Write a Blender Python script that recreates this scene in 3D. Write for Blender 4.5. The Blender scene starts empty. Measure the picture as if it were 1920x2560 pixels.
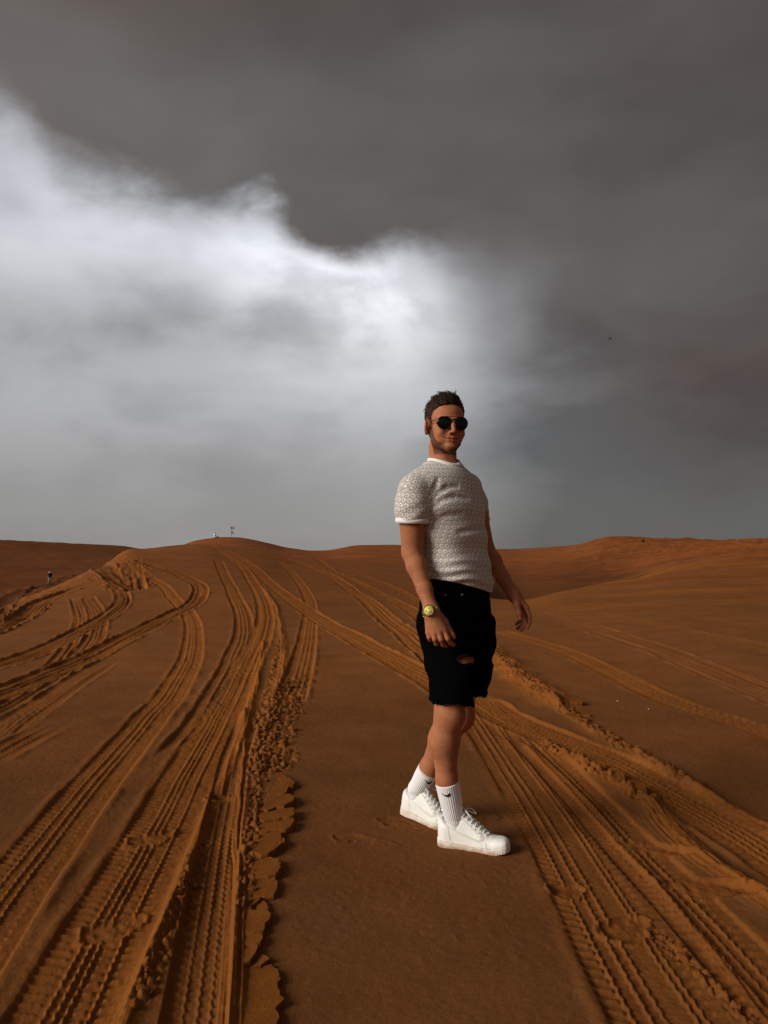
import bpy, bmesh, math, random
import numpy as np
from mathutils import Vector, Matrix
from mathutils.bvhtree import BVHTree

random.seed(7)
RNG = np.random.default_rng(11)
SC = bpy.context.scene
COL = SC.collection

# ------------------------------------------------------------------ camera
FPX = 1923.0          # focal length in pixels of the 1920 x 2560 photograph
CAM_H = 1.18          # eye height of the phone above the sand
HORIZON = 1390.0      # image row of the true horizon
PITCH = math.atan((HORIZON - 1280.0) / FPX)
cam_data = bpy.data.cameras.new('camera')
cam_data.sensor_fit = 'VERTICAL'
cam_data.sensor_height = 24.0
cam_data.lens = 24.0 * FPX / 2560.0
cam_data.clip_start = 0.05
cam_data.clip_end = 20000.0
cam = bpy.data.objects.new('camera', cam_data)
cam.location = (0, 0, CAM_H)
cam.rotation_euler = (math.pi / 2 + PITCH, 0, 0)
COL.objects.link(cam)
SC.camera = cam

# ------------------------------------------------------------------ colour management
SC.view_settings.view_transform = 'Standard'
SC.view_settings.look = 'None'
SC.view_settings.gamma = 1.0
SC.view_settings.exposure = 1.05
SC.view_settings.use_curve_mapping = False
SC.cycles.use_denoising = True
SC.cycles.max_bounces = 6
SC.cycles.diffuse_bounces = 3
SC.cycles.caustics_reflective = False
SC.cycles.caustics_refractive = False


# ------------------------------------------------------------------ node helper
class NB:
    """short-hand for building node trees"""
    def __init__(self, tree):
        self.t = tree
        self.n = tree.nodes
        self.l = tree.links

    def add(self, kind, **props):
        nd = self.n.new(kind)
        for k, v in props.items():
            setattr(nd, k, v)
        return nd

    def put(self, sock, val):
        if hasattr(val, 'is_output'):
            self.l.new(val, sock)
        elif val is not None:
            sock.default_value = val

    def m(self, op, a, b=None, c=None, clamp=False):
        nd = self.add('ShaderNodeMath', operation=op, use_clamp=clamp)
        for i, v in enumerate((a, b, c)):
            if v is not None:
                self.put(nd.inputs[i], v)
        return nd.outputs[0]

    def vm(self, op, a, b=None, scale=None):
        nd = self.add('ShaderNodeVectorMath', operation=op)
        self.put(nd.inputs[0], a)
        if b is not None:
            self.put(nd.inputs[1], b)
        if scale is not None:
            self.put(nd.inputs['Scale'], scale)
        return nd.outputs['Value'] if op in ('LENGTH', 'DOT_PRODUCT', 'DISTANCE') else nd.outputs[0]

    def mr(self, v, a, b, c=0.0, d=1.0, mode='LINEAR', clamp=True):
        nd = self.add('ShaderNodeMapRange', interpolation_type=mode)
        nd.clamp = clamp
        for i, x in enumerate((v, a, b, c, d)):
            self.put(nd.inputs[i], x)
        return nd.outputs[0]

    def mix(self, f, a, b, mode='MIX'):
        nd = self.add('ShaderNodeMix', data_type='RGBA', blend_type=mode)
        self.put(nd.inputs[0], f)
        self.put(nd.inputs[6], a if hasattr(a, 'is_output') else tuple(a) + (1,) * (4 - len(a)))
        self.put(nd.inputs[7], b if hasattr(b, 'is_output') else tuple(b) + (1,) * (4 - len(b)))
        return nd.outputs[2]

    def noise(self, vec, scale, detail=4.0, rough=0.5, dist=0.0, out='Fac'):
        nd = self.add('ShaderNodeTexNoise')
        self.put(nd.inputs['Vector'], vec)
        self.put(nd.inputs['Scale'], scale)
        self.put(nd.inputs['Detail'], detail)
        self.put(nd.inputs['Roughness'], rough)
        self.put(nd.inputs['Distortion'], dist)
        return nd.outputs[out]

    def sep(self, v):
        nd = self.add('ShaderNodeSeparateXYZ')
        self.put(nd.inputs[0], v)
        return nd.outputs

    def comb(self, x, y, z):
        nd = self.add('ShaderNodeCombineXYZ')
        for i, v in enumerate((x, y, z)):
            self.put(nd.inputs[i], v)
        return nd.outputs[0]

    def attr(self, name, out='Fac'):
        nd = self.add('ShaderNodeAttribute', attribute_name=name)
        return nd.outputs[out]

    def curve(self, v, pts):
        nd = self.add('ShaderNodeFloatCurve')
        cu = nd.mapping.curves[0]
        pts = sorted(pts)
        cu.points[0].location = pts[0]
        cu.points[1].location = pts[-1]
        for p in pts[1:-1]:
            cu.points.new(*p)
        nd.mapping.update()
        self.put(nd.inputs['Value'], v)
        return nd.outputs[0]


# ------------------------------------------------------------------ sky: storm clouds over a thin bright break
SUN_AZ = math.radians(-118.0)     # compass angle from +Y towards +X: out to the left, a little behind the camera
SUN_EL = math.radians(23.0)
world = bpy.data.worlds.new('World')
SC.world = world
world.use_nodes = True
wn = NB(world.node_tree)
wn.n.clear()
tc = wn.add('ShaderNodeTexCoord')
D = tc.outputs['Generated']
dx, dy, dz = wn.sep(D)[:3]
az = wn.m('MULTIPLY', wn.m('ARCTAN2', dx, dy), 180 / math.pi)
el = wn.m('MULTIPLY', wn.m('ARCSINE', dz), 180 / math.pi)
az01 = wn.mr(az, -180, 180)
zc = wn.m('ADD', wn.m('MAXIMUM', dz, 0.0), 0.55)
plane = wn.comb(wn.m('DIVIDE', dx, zc), wn.m('DIVIDE', dy, zc), wn.m('MULTIPLY', dz, 1.5))
warp = wn.noise(plane, 2.2, 3, 0.5, 0.0, 'Color')
plane = wn.vm('ADD', plane, wn.vm('SCALE', wn.vm('SUBTRACT', warp, (0.5, 0.5, 0.5)), scale=0.22))
nA = wn.noise(plane, 3.4, 6, 0.50, 0.0)
nB = wn.noise(wn.vm('ADD', plane, (5.2, 1.3, 0.7)), 3.0, 6, 0.5, 0.0)
nC = wn.noise(wn.vm('ADD', plane, (-3.1, 7.7, 2.0)), 1.6, 3, 0.5)
nD = wn.noise(wn.vm('ADD', plane, (1.1, -4.7, 3.0)), 11.0, 5, 0.55, 0.0)


def azc(pts):
    return wn.curve(az01, [((a + 180) / 360.0, v) for a, v in pts])


# lower edge of the dark cloud deck (degrees of elevation / 60) for every compass direction
edge = wn.m('MULTIPLY', azc([(-180, .10), (-120, .34), (-70, .50), (-40, .49), (-26.5, .452), (-23, .398), (-19, .385), (-14, .395), (-10, .408),
                             (-7.5, .378), (-5, .358), (0, .356), (3, .342), (6, .300), (9, .225), (13, .140), (18, .085), (26, .02), (45, .01), (120, .05), (180, .10)]), 60.0)
soft = wn.m('MULTIPLY', azc([(-180, .5), (-60, .25), (-27, .12), (-15, .11), (-9, .075), (-3, .07), (2, .10), (6, .24), (9, .40), (13, .50), (18, .45), (27, .4), (90, .5), (180, .5)]), 30.0)
nM = wn.noise(wn.vm('ADD', plane, (2.4, 6.1, -1.0)), 6.5, 5, 0.52, 0.0)
edge_n = wn.m('ADD', wn.m('MULTIPLY', wn.m('SUBTRACT', nM, 0.5), 7.0), wn.m('MULTIPLY', wn.m('SUBTRACT', nD, 0.5), 3.2))
edge_n = wn.m('ADD', edge_n, wn.m('MULTIPLY', wn.m('SUBTRACT', nA, 0.5), 2.0))
tt = wn.m('DIVIDE', wn.m('ADD', wn.m('SUBTRACT', el, edge), edge_n), soft)
dark = wn.mr(tt, -0.55, 1.05, 0, 1, 'SMOOTHSTEP')


def gauss(ca, ce, sa, se):
    a = wn.m('POWER', wn.m('DIVIDE', wn.m('SUBTRACT', az, ca), sa), 2.0)
    e = wn.m('POWER', wn.m('DIVIDE', wn.m('SUBTRACT', el, ce), se), 2.0)
    return wn.m('EXPONENT', wn.m('MULTIPLY', wn.m('ADD', a, e), -0.5))


# the thin, lit cloud beneath / behind the deck
lum = wn.m('MULTIPLY', wn.curve(wn.mr(el, 0, 60), [(0, .29), (.07, .31), (.16, .37), (.27, .45), (.36, .54), (.45, .53), (.55, .50), (1, .40)]),
           azc([(-180, .55), (-90, .9), (-27, 1.0), (-8, 1.0), (2, .95), (5, .80), (10, .52), (16, .36), (26, .27), (60, .30), (180, .55)]))
billow = wn.m('MULTIPLY', wn.mr(nB, 0.34, 0.68, -0.16, 0.15, 'SMOOTHSTEP'), wn.mr(el, 4, 18, 0.12, 1.0))
glow = wn.m('MULTIPLY', gauss(-3.0, 19.8, 6.0, 3.4), wn.mr(nM, 0.36, 0.62, 0.04, 0.46, 'SMOOTHSTEP'))
glow2 = wn.m('MULTIPLY', gauss(-13.0, 22.0, 9.0, 3.0), 0.12)
glow3 = wn.m('MULTIPLY', gauss(-2.0, 14.5, 5.5, 5.0), 0.17)
grey = wn.m('MULTIPLY', gauss(-14.0, 16.8, 9.0, 2.3), -0.15)
lum = wn.m('ADD', wn.m('ADD', lum, billow), wn.m('ADD', wn.m('ADD', glow, glow2), wn.m('ADD', grey, glow3)))
lum = wn.m('MAXIMUM', lum, 0.12)
tint = wn.mix(wn.mr(el, 3, 24), (1.0, 0.985, 0.975), (0.955, 0.985, 1.06))
light_col = wn.vm('SCALE', tint, scale=lum)
sky = wn.add('ShaderNodeTexSky', sky_type='NISHITA')
sky.sun_disc = False
sky.sun_elevation = SUN_EL
sky.sun_rotation = SUN_AZ
blue = wn.vm('SCALE', sky.outputs[0], scale=0.07)
light_col = wn.mix(0.05, light_col, blue)
# the dark deck
dl = wn.m('MULTIPLY', wn.mr(nC, 0.3, 0.7, 0.068, 0.114, 'SMOOTHSTEP'), wn.mr(el, 0, 40, 1.08, 0.98))
dl = wn.m('MULTIPLY', dl, azc([(-180, 1.2), (-90, 1.45), (-45, 1.5), (0, 1.05), (45, 0.88), (90, .95), (180, 1.2)]))
dl = wn.m('ADD', dl, wn.m('ADD', wn.m('MULTIPLY', wn.m('SUBTRACT', nB, 0.5), 0.07), wn.m('MULTIPLY', wn.m('SUBTRACT', nM, 0.5), 0.045)))
deck_tint = wn.mix(wn.mr(nC, 0.38, 0.62), (1.16, 0.955, 0.895), (1.02, 0.985, 0.945))
deck = wn.vm('SCALE', deck_tint, scale=dl)
# thinner veil of the same deck that greys the sky down to the horizon on the right
skycol = wn.mix(dark, light_col, deck)
low = wn.mr(el, -2.0, -0.5)
skycol = wn.mix(low, (0.06, 0.035, 0.02), skycol)
bg = wn.add('ShaderNodeBackground')
wn.put(bg.inputs['Color'], skycol)
bg.inputs['Strength'].default_value = 0.482
wo = wn.add('ShaderNodeOutputWorld')
wn.l.new(bg.outputs[0], wo.inputs[0])

# ------------------------------------------------------------------ the veiled sun
sun_data = bpy.data.lights.new('sun', 'SUN')
sun_data.energy = 1.5
sun_data.angle = math.radians(28.0)
sun_data.color = (1.0, 0.945, 0.875)
sun = bpy.data.objects.new('sun', sun_data)
sdir = Vector((math.sin(SUN_AZ) * math.cos(SUN_EL), math.cos(SUN_AZ) * math.cos(SUN_EL), math.sin(SUN_EL)))
sun.rotation_euler = sdir.to_track_quat('Z', 'Y').to_euler()
sun.location = sdir * 30
COL.objects.link(sun)


# ------------------------------------------------------------------ geometry helpers
def ray(u, v):
    """direction of the photograph's pixel (u, v) in the world, with y = 1"""
    r = np.array([(u - 960.0) / FPX, math.cos(PITCH) - math.sin(PITCH) * (1280.0 - v) / FPX,
                  math.sin(PITCH) + math.cos(PITCH) * (1280.0 - v) / FPX])
    return r / r[1]


def P(u, v, Y):
    return np.array([0, 0, CAM_H]) + ray(u, v) * Y


def mesh_from(name, verts, faces, smooth=True):
    verts = np.asarray(verts, dtype=np.float32)
    me = bpy.data.meshes.new(name)
    if isinstance(faces, np.ndarray):
        nf, k = faces.shape
        me.vertices.add(len(verts))
        me.vertices.foreach_set('co', verts.ravel())
        me.loops.add(nf * k)
        me.loops.foreach_set('vertex_index', faces.astype(np.int32).ravel())
        me.polygons.add(nf)
        me.polygons.foreach_set('loop_start', np.arange(0, nf * k, k, dtype=np.int32))
        me.update(calc_edges=True)
    else:
        me.from_pydata([tuple(map(float, v)) for v in verts], [], faces)
        me.update()
    me.polygons.foreach_set('use_smooth', np.full(len(me.polygons), smooth, dtype=bool))
    return me


def add_obj(name, me, material=None, parent=None, kind=None, label=None, category=None, group=None):
    o = bpy.data.objects.new(name, me)
    COL.objects.link(o)
    if material is not None and me is not None and len(me.materials) == 0:
        me.materials.append(material)
    if parent is not None:
        o.parent = parent
    for k, v in (('kind', kind), ('label', label), ('category', category), ('group', group)):
        if v:
            o[k] = v
    return o


def set_attr(me, name, arr):
    arr = np.asarray(arr, dtype=np.float32)
    if arr.ndim == 1:
        a = me.attributes.new(name, 'FLOAT', 'POINT')
        a.data.foreach_set('value', arr)
    elif arr.shape[1] == 3:
        a = me.attributes.new(name, 'FLOAT_VECTOR', 'POINT')
        a.data.foreach_set('vector', arr.ravel())
    else:
        a = me.attributes.new(name, 'FLOAT_COLOR', 'POINT')
        a.data.foreach_set('color', arr.ravel())


def sstep(a, b, x):
    t = np.clip((x - a) / (b - a), 0, 1)
    return t * t * (3 - 2 * t)


def _h2(ix, iy, seed):
    n = (ix.astype(np.int64) * 374761393 + iy.astype(np.int64) * 668265263 + seed * 1442695041) & 0x7fffffff
    n = ((n ^ (n >> 13)) * 1274126177) & 0x7fffffff
    n = n ^ (n >> 16)
    return (n & 0xffff).astype(np.float32) / 65535.0


def vnoise(x, y, seed=0):
    fx = np.floor(x); fy = np.floor(y)
    tx = (x - fx).astype(np.float32); ty = (y - fy).astype(np.float32)
    ix = fx.astype(np.int64); iy = fy.astype(np.int64)
    tx = tx * tx * tx * (tx * (tx * 6 - 15) + 10)
    ty = ty * ty * ty * (ty * (ty * 6 - 15) + 10)
    a = _h2(ix, iy, seed); b = _h2(ix + 1, iy, seed)
    c = _h2(ix, iy + 1, seed); d = _h2(ix + 1, iy + 1, seed)
    return (a + (b - a) * tx) * (1 - ty) + (c + (d - c) * tx) * ty - 0.5


def fbm(x, y, seed=0, octs=3, gain=0.5):
    s = 0; a = 1.0
    for i in range(octs):
        s = s + a * vnoise(x * (2.03 ** i) + 17.3 * i, y * (2.03 ** i) - 9.1 * i, seed + i)
        a *= gain
    return s


def worley(x, y, seed=0):
    """distance to nearest and second nearest jittered point, plus a random value of the nearest cell"""
    ix = np.floor(x).astype(np.int64); iy = np.floor(y).astype(np.int64)
    d1 = np.full(x.shape, 9.0, np.float32); d2 = d1.copy(); rid = np.zeros(x.shape, np.float32)
    for ox in (-1, 0, 1):
        for oy in (-1, 0, 1):
            px = ix + ox + _h2(ix + ox, iy + oy, seed)
            py = iy + oy + _h2(ix + ox, iy + oy, seed + 5)
            d = np.hypot(px - x, py - y).astype(np.float32)
            near = d < d1
            d2 = np.where(near, d1, np.minimum(d2, d))
            rid = np.where(near, _h2(ix + ox, iy + oy, seed + 9), rid)
            d1 = np.where(near, d, d1)
    return d1, d2, rid


def principled(name, color=(0.5, 0.5, 0.5), rough=0.6, spec=0.4, metallic=0.0):
    m = bpy.data.materials.new(name)
    m.use_nodes = True
    nb = NB(m.node_tree)
    b = nb.n['Principled BSDF']
    b.inputs['Base Color'].default_value = tuple(color) + (1,)
    b.inputs['Roughness'].default_value = rough
    b.inputs['Specular IOR Level'].default_value = spec
    b.inputs['Metallic'].default_value = metallic
    return m, nb, b


def bump(nb, b, height, strength=0.4, dist=0.002):
    bp = nb.add('ShaderNodeBump')
    bp.inputs['Strength'].default_value = strength
    bp.inputs['Distance'].default_value = dist
    nb.put(bp.inputs['Height'], height)
    nb.l.new(bp.outputs[0], b.inputs['Normal'])
    return bp

# ================================================================== THE DUNES
# radial profiles: for a set of compass directions (given by the image column they pass through)
# the height of the sand at growing distance
PROF = {
    -1500: [(0, 0), (6, 0), (12, -.2), (20, -.8), (40, -2.5), (105, -2.5), (240, 2), (330, 6), (500, 2), (4000, 0)],
    -300: [(0, 0), (6, 0), (10, 0), (14, -.1), (20, -.4), (30, -1.3), (50, -2.4), (105, -2.6), (160, -1.7), (240, 2.0), (300, 6.3), (420, 3), (4000, 0)],
    0: [(0, 0), (6, 0), (10, 0), (14, .03), (18, .07), (20.5, .02), (26, -.7), (50, -2.2), (105, -2.6), (160, -1.7), (240, 1.8), (300, 6.3), (420, 3), (4000, 0)],
    150: [(0, 0), (6, 0), (10, 0), (15, .1), (20, .32), (23, .38), (27, .1), (50, -1.8), (105, -2.45), (160, -1.5), (240, 1.8), (300, 5.6), (420, 3), (4000, 0)],
    250: [(0, 0), (6, 0), (10, 0), (15, .15), (20, .45), (26, .85), (31, .65), (50, -1.2), (105, -2.2), (160, -1.0), (240, 1.6), (300, 5.0), (420, 3), (4000, 0)],
    340: [(0, 0), (6, 0), (10, .02), (15, .15), (20, .5), (28, 1.2), (33, 1.42), (38, 1.2), (60, -.3), (105, -1.6), (160, -.4), (240, 1.2), (300, 3.9), (420, 2), (4000, 0)],
    500: [(0, 0), (6, 0), (10, .03), (15, .18), (20, .5), (28, 1.2), (35, 1.70), (40, 1.55), (60, 1.1), (90, 1.5), (140, 3.85), (155, 4.12), (180, 3.6), (300, .5), (4000, 0)],
    580: [(0, 0), (6, 0), (10, .03), (15, .18), (20, .48), (28, 1.1), (36, 1.60), (41, 1.5), (60, 1.2), (90, 1.8), (135, 4.1), (152, 4.72), (175, 4.3), (300, .8), (4000, 0)],
    650: [(0, 0), (6, 0), (10, .02), (15, .16), (20, .42), (28, .98), (37, 1.45), (44, 1.35), (60, 1.15), (90, 1.6), (135, 3.4), (152, 3.85), (175, 3.5), (300, .8), (4000, 0)],
    720: [(0, 0), (6, 0), (10, 0), (15, .13), (20, .35), (28, .80), (37, 1.22), (44, 1.15), (60, 1.0), (90, 1.25), (135, 2.2), (152, 2.65), (180, 2.5), (300, 2.0), (4000, 0)],
    810: [(0, 0), (6, 0), (10, 0), (15, .10), (20, .28), (28, .65), (38, 1.05), (45, .95), (70, .8), (100, 1.0), (150, 2.0), (220, 2.6), (260, 2.5), (400, 1.5), (4000, 0)],
    900: [(0, 0), (6, 0), (10, 0), (15, .07), (20, .20), (28, .52), (38, .92), (46, .80), (70, .6), (110, 1.3), (150, 2.6), (185, 3.75), (230, 3.4), (400, 1.5), (4000, 0)],
    990: [(0, 0), (6, 0), (10, 0), (15, .05), (20, .13), (28, .38), (38, .75), (46, .62), (70, .5), (110, 1.0), (160, 2.8), (195, 3.85), (240, 3.5), (400, 1.5), (4000, 0)],
    1150: [(0, 0), (6, 0), (10, 0), (15, .03), (20, .02), (28, .15), (38, .35), (46, .2), (70, 0), (110, .3), (160, 1.6), (210, 2.85), (260, 2.6), (400, 1.5), (4000, 0)],
    1290: [(0, 0), (6, 0), (10, 0), (15, .06), (20, -.02), (22, -.06), (27, -.55), (40, -1.3), (65, -.9), (110, .3), (160, 1.6), (220, 3.1), (280, 2.8), (400, 1.5), (4000, 0)],
    1400: [(0, 0), (6, 0), (10, .01), (15, .07), (20, .14), (24, .12), (30, -.45), (43, -1.1), (70, -.4), (110, .9), (160, 2.6), (205, 3.6), (280, 3), (400, 1.5), (4000, 0)],
    1530: [(0, 0), (6, 0), (10, .02), (15, .12), (20, .22), (27, .30), (34, -.15), (48, -.75), (70, .0), (110, 2.3), (150, 4.75), (180, 4.5), (300, 2), (4000, 0)],
    1680: [(0, 0), (6, 0), (10, .03), (15, .16), (20, .30), (27, .48), (34, .52), (45, .45), (70, 1.0), (100, 2.3), (140, 3.95), (165, 3.9), (300, 2), (4000, 0)],
    1800: [(0, 0), (6, 0), (10, .03), (15, .16), (20, .32), (27, .55), (38, .85), (55, 1.1), (80, 1.9), (110, 2.85), (135, 3.6), (165, 3.5), (300, 2), (4000, 0)],
    1920: [(0, 0), (6, 0), (10, .02), (15, .14), (20, .32), (27, .58), (38, .95), (55, 1.4), (80, 2.2), (110, 3.1), (130, 3.45), (165, 3.3), (300, 2), (4000, 0)],
    2300: [(0, 0), (6, 0), (10, 0), (15, .1), (20, .25), (27, .5), (38, .9), (55, 1.6), (80, 2.4), (110, 3.2), (130, 3.6), (165, 3.3), (300, 2), (4000, 0)],
    3500: [(0, 0), (6, 0), (12, 0), (20, .1), (38, .5), (80, 1.4), (130, 2.5), (300, 2), (4000, 0)],
}


def pchip(xk, yk, x):
    xk = np.asarray(xk, float); yk = np.asarray(yk, float)
    h = np.diff(xk); dl = np.diff(yk) / h
    m = np.zeros(len(xk))
    for i in range(1, len(xk) - 1):
        if dl[i - 1] * dl[i] > 0:
            w1 = 2 * h[i] + h[i - 1]; w2 = h[i] + 2 * h[i - 1]
            m[i] = (w1 + w2) / (w1 / dl[i - 1] + w2 / dl[i])
    m[0] = dl[0]; m[-1] = dl[-1]
    i = np.clip(np.searchsorted(xk, x) - 1, 0, len(h) - 1)
    t = np.clip((x - xk[i]) / h[i], 0, 1)
    return ((2 * t**3 - 3 * t**2 + 1) * yk[i] + (t**3 - 2 * t**2 + t) * h[i] * m[i]
            + (-2 * t**3 + 3 * t**2) * yk[i + 1] + (t**3 - t**2) * h[i] * m[i + 1])


LR = np.linspace(math.log(1.0), math.log(4001.0), 700)          # log(1 + r)
KU = sorted(PROF)
KT = [math.atan((u - 960) / FPX) for u in KU]
rows = np.array([pchip([math.log1p(r) for r, z in PROF[u]], [z for r, z in PROF[u]], LR) for u in KU])
TT = np.radians(np.linspace(-60, 60, 601))
tab = np.array([pchip(KT, rows[:, j], TT) for j in range(len(LR))]).T        # [theta, logr]
for _ in range(5):                                                           # soften across directions
    tab[1:-1] = (tab[:-2] + 2 * tab[1:-1] + tab[2:]) / 4


def zbase(x, y):
    x = np.asarray(x, float); y = np.asarray(y, float)
    r = np.hypot(x, y)
    th = np.arctan2(x, y)
    back = sstep(math.radians(60), math.radians(150), np.abs(th))
    th = np.clip(th, TT[0], TT[-1])
    a = (th - TT[0]) / (TT[1] - TT[0]); i = np.clip(a.astype(int), 0, len(TT) - 2); a = a - i
    b = (np.log1p(r) - LR[0]) / (LR[1] - LR[0]); j = np.clip(b.astype(int), 0, len(LR) - 2); b = np.clip(b - j, 0, 1)
    z = (tab[i, j] * (1 - a) + tab[i + 1, j] * a) * (1 - b) + (tab[i, j + 1] * (1 - a) + tab[i + 1, j + 1] * a) * b
    return z * (1 - back)


def ground_hit(u, v, rmax=120.0):
    """where the view through a pixel meets the bare dune surface"""
    d = ray(u, v)
    Y = np.exp(np.linspace(math.log(1.2), math.log(rmax), 4000))
    below = (CAM_H + d[2] * Y) - zbase(d[0] * Y, Y)
    k = np.argmax(below < 0) if (below < 0).any() else len(Y) - 1
    k = max(k, 1)
    f = below[k - 1] / (below[k - 1] - below[k]) if below[k] < 0 else 1.0
    yy = Y[k - 1] + (Y[k] - Y[k - 1]) * f
    return np.array([d[0] * yy, yy])


# ---- polar grid, fine inside the view and coarse behind the camera
th_d = np.radians(np.arange(-33.0, 33.001, 0.074))
th_m = np.radians(np.arange(33.3, 60, 0.30))
th_c = np.radians(np.arange(62, 298, 4.0))
TH = np.concatenate([th_d, th_m, th_c, 2 * math.pi - th_m[::-1]])
NC = len(TH)
rr = [0.03, 0.4, 0.8, 1.1, 1.3, 1.45]
while rr[-1] < 3500:
    r = rr[-1]
    if r < 60:
        dr = max(0.0085, min(0.0085 * (r / 3.0) ** 1.55, 0.017 * r))
    else:
        dr = r * (0.012 if r < 330 else 0.10)
    rr.append(r + dr)
RR = np.array(rr)
NR = len(RR)
X = (RR[:, None] * np.sin(TH)[None, :]).astype(np.float32)
Yg = (RR[:, None] * np.cos(TH)[None, :]).astype(np.float32)
R2 = np.repeat(RR[:, None], NC, 1).astype(np.float32)
THS = np.where(TH > math.pi, TH - 2 * math.pi, TH)
Z = zbase(X, Yg).astype(np.float32)
near = 1 - sstep(10, 40, R2)
far = sstep(18, 80, R2)
# gentle swells, wind streaks
Z += 0.035 * fbm(X / 2.3, Yg / 2.3, 3, 3) * sstep(2, 8, R2) * (1 - far)
Z += 0.010 * fbm(X / 0.45, Yg / 0.45, 8, 3) * near
Z += far * (0.45 * fbm(X / 17, Yg / 9, 21, 4, 0.55)) * sstep(25, 120, R2) * (1 - sstep(120, 180, R2) * 0.5)
# the broken, wind-cut faces of the far right dunes
streak = fbm(X / 9.0 + 3, Yg / 1.6, 31, 4, 0.6)
rightm = sstep(0.16, 0.30, THS)[None, :] * sstep(13, 26, R2) * (1 - sstep(140, 200, R2))
Z += (rightm * np.clip(streak, -0.25, 0.5) * (0.08 + 0.42 * sstep(20, 90, R2))).astype(np.float32)
leftm = (1 - sstep(-0.33, -0.28, THS))[None, :] * sstep(60, 130, R2) * (1 - sstep(290, 320, R2))
Z += (leftm * 1.1 * np.clip(fbm(X / 40.0 + 1, Yg / 11.0, 37, 4, 0.6), -0.3, 0.5)).astype(np.float32)
LOOSE = (0.12 + 0.35 * np.clip(fbm(X / 1.7, Yg / 3.1, 51, 3) + 0.1, 0, 1)).astype(np.float32)      # broken, drier sand
LOOSE += (rightm * np.clip(streak * 1.6, 0, 0.6)).astype(np.float32)
WET_SHADE = (1.1 * (1 - sstep(-0.325, -0.275, THS))[None, :] * sstep(28, 45, R2) * np.clip(1.0 + 0.5 * fbm(X / 30, Yg / 12, 77, 3), 0, 1.2)  # shade of the far-left dune face, painted into the sand colour
       + 0.85 * (sstep(0.10, 0.16, THS) * (1 - sstep(0.26, 0.36, THS)))[None, :] * sstep(26, 34, R2) * (1 - sstep(60, 120, R2))  # right valley beyond the near crest made darker
       + 0.55 * rightm * np.clip(-2.2 * streak, 0, 1) + 0.62 * (1 - sstep(3.0, 8.0, R2 + 2.0 * fbm(X / 1.2, Yg / 1.2, 79, 3)))).astype(np.float32)      # dark streaks; vignette-like falloff painted into the near sand
RUB = np.zeros_like(Z)                                                                             # clod roughness

TRI = lambda t: np.abs((t % 1.0) * 2 - 1) * 2 - 1


def track_coords(pts, reach, px=True):
    """signed sideways distance and run length of every grid point near a polyline"""
    W = np.array([ground_hit(*p) for p in pts]) if px else np.array(pts, float)
    # smooth resample (Catmull-Rom)
    Q = np.vstack([2 * W[0] - W[1], W, 2 * W[-1] - W[-2]])
    out = []
    for i in range(1, len(Q) - 2):
        L = np.linalg.norm(Q[i + 1] - Q[i]); n = max(2, int(L / max(0.05, 0.03 * np.hypot(*Q[i]))))
        t = np.linspace(0, 1, n, endpoint=False)[:, None]
        p0, p1, p2, p3 = Q[i - 1], Q[i], Q[i + 1], Q[i + 2]
        out.append(0.5 * (2 * p1 + (p2 - p0) * t + (2 * p0 - 5 * p1 + 4 * p2 - p3) * t**2 + (3 * p1 - p0 - 3 * p2 + p3) * t**3))
    C = np.vstack(out + [Q[-2][None]])
    D = np.full(Z.shape, 1e3, np.float32); S = np.zeros(Z.shape, np.float32); G = np.zeros(Z.shape, np.float32)
    s0 = 0.0
    for a, b in zip(C[:-1], C[1:]):
        L = float(np.linalg.norm(b - a))
        rmin = max(min(np.hypot(*a), np.hypot(*b)) - reach, 0.05); rmax = max(np.hypot(*a), np.hypot(*b)) + reach
        i0, i1 = np.searchsorted(RR, [rmin, rmax])
        ta, tb = sorted((math.atan2(a[0], a[1]), math.atan2(b[0], b[1])))
        mg = math.asin(min(0.99, reach / max(rmin, reach + 0.01)))
        for c0, c1, cols in BLOCKS:
            lo = max(ta - mg, cols[0]); hi = min(tb + mg, cols[-1])
            if hi < lo:
                continue
            j0 = c0 + np.searchsorted(cols, lo); j1 = c0 + np.searchsorted(cols, hi)
            if j1 <= j0 or i1 <= i0:
                continue
            x = X[i0:i1, j0:j1]; y = Yg[i0:i1, j0:j1]
            ex, ey = (b - a) / L
            qx = x - a[0]; qy = y - a[1]
            t = np.clip(qx * ex + qy * ey, 0, L)
            side = qx * ey - qy * ex                       # + to the right of travel
            d = np.hypot(qx - t * ex, qy - t * ey)
            Dv = D[i0:i1, j0:j1]
            m = d < Dv
            Dv[m] = d[m]
            S[i0:i1, j0:j1][m] = (s0 + t)[m]
            G[i0:i1, j0:j1][m] = np.sign(side)[m]
        s0 += L
    I = np.nonzero(D < reach)
    return I, D[I] * G[I], S[I], s0


nd_, nm_ = len(th_d), len(th_m)
BLOCKS = [(0, nd_, TH[:nd_]), (nd_, nd_ + nm_, TH[nd_:nd_ + nm_]), (NC - nm_, NC, TH[NC - nm_:] - 2 * math.pi)]


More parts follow.
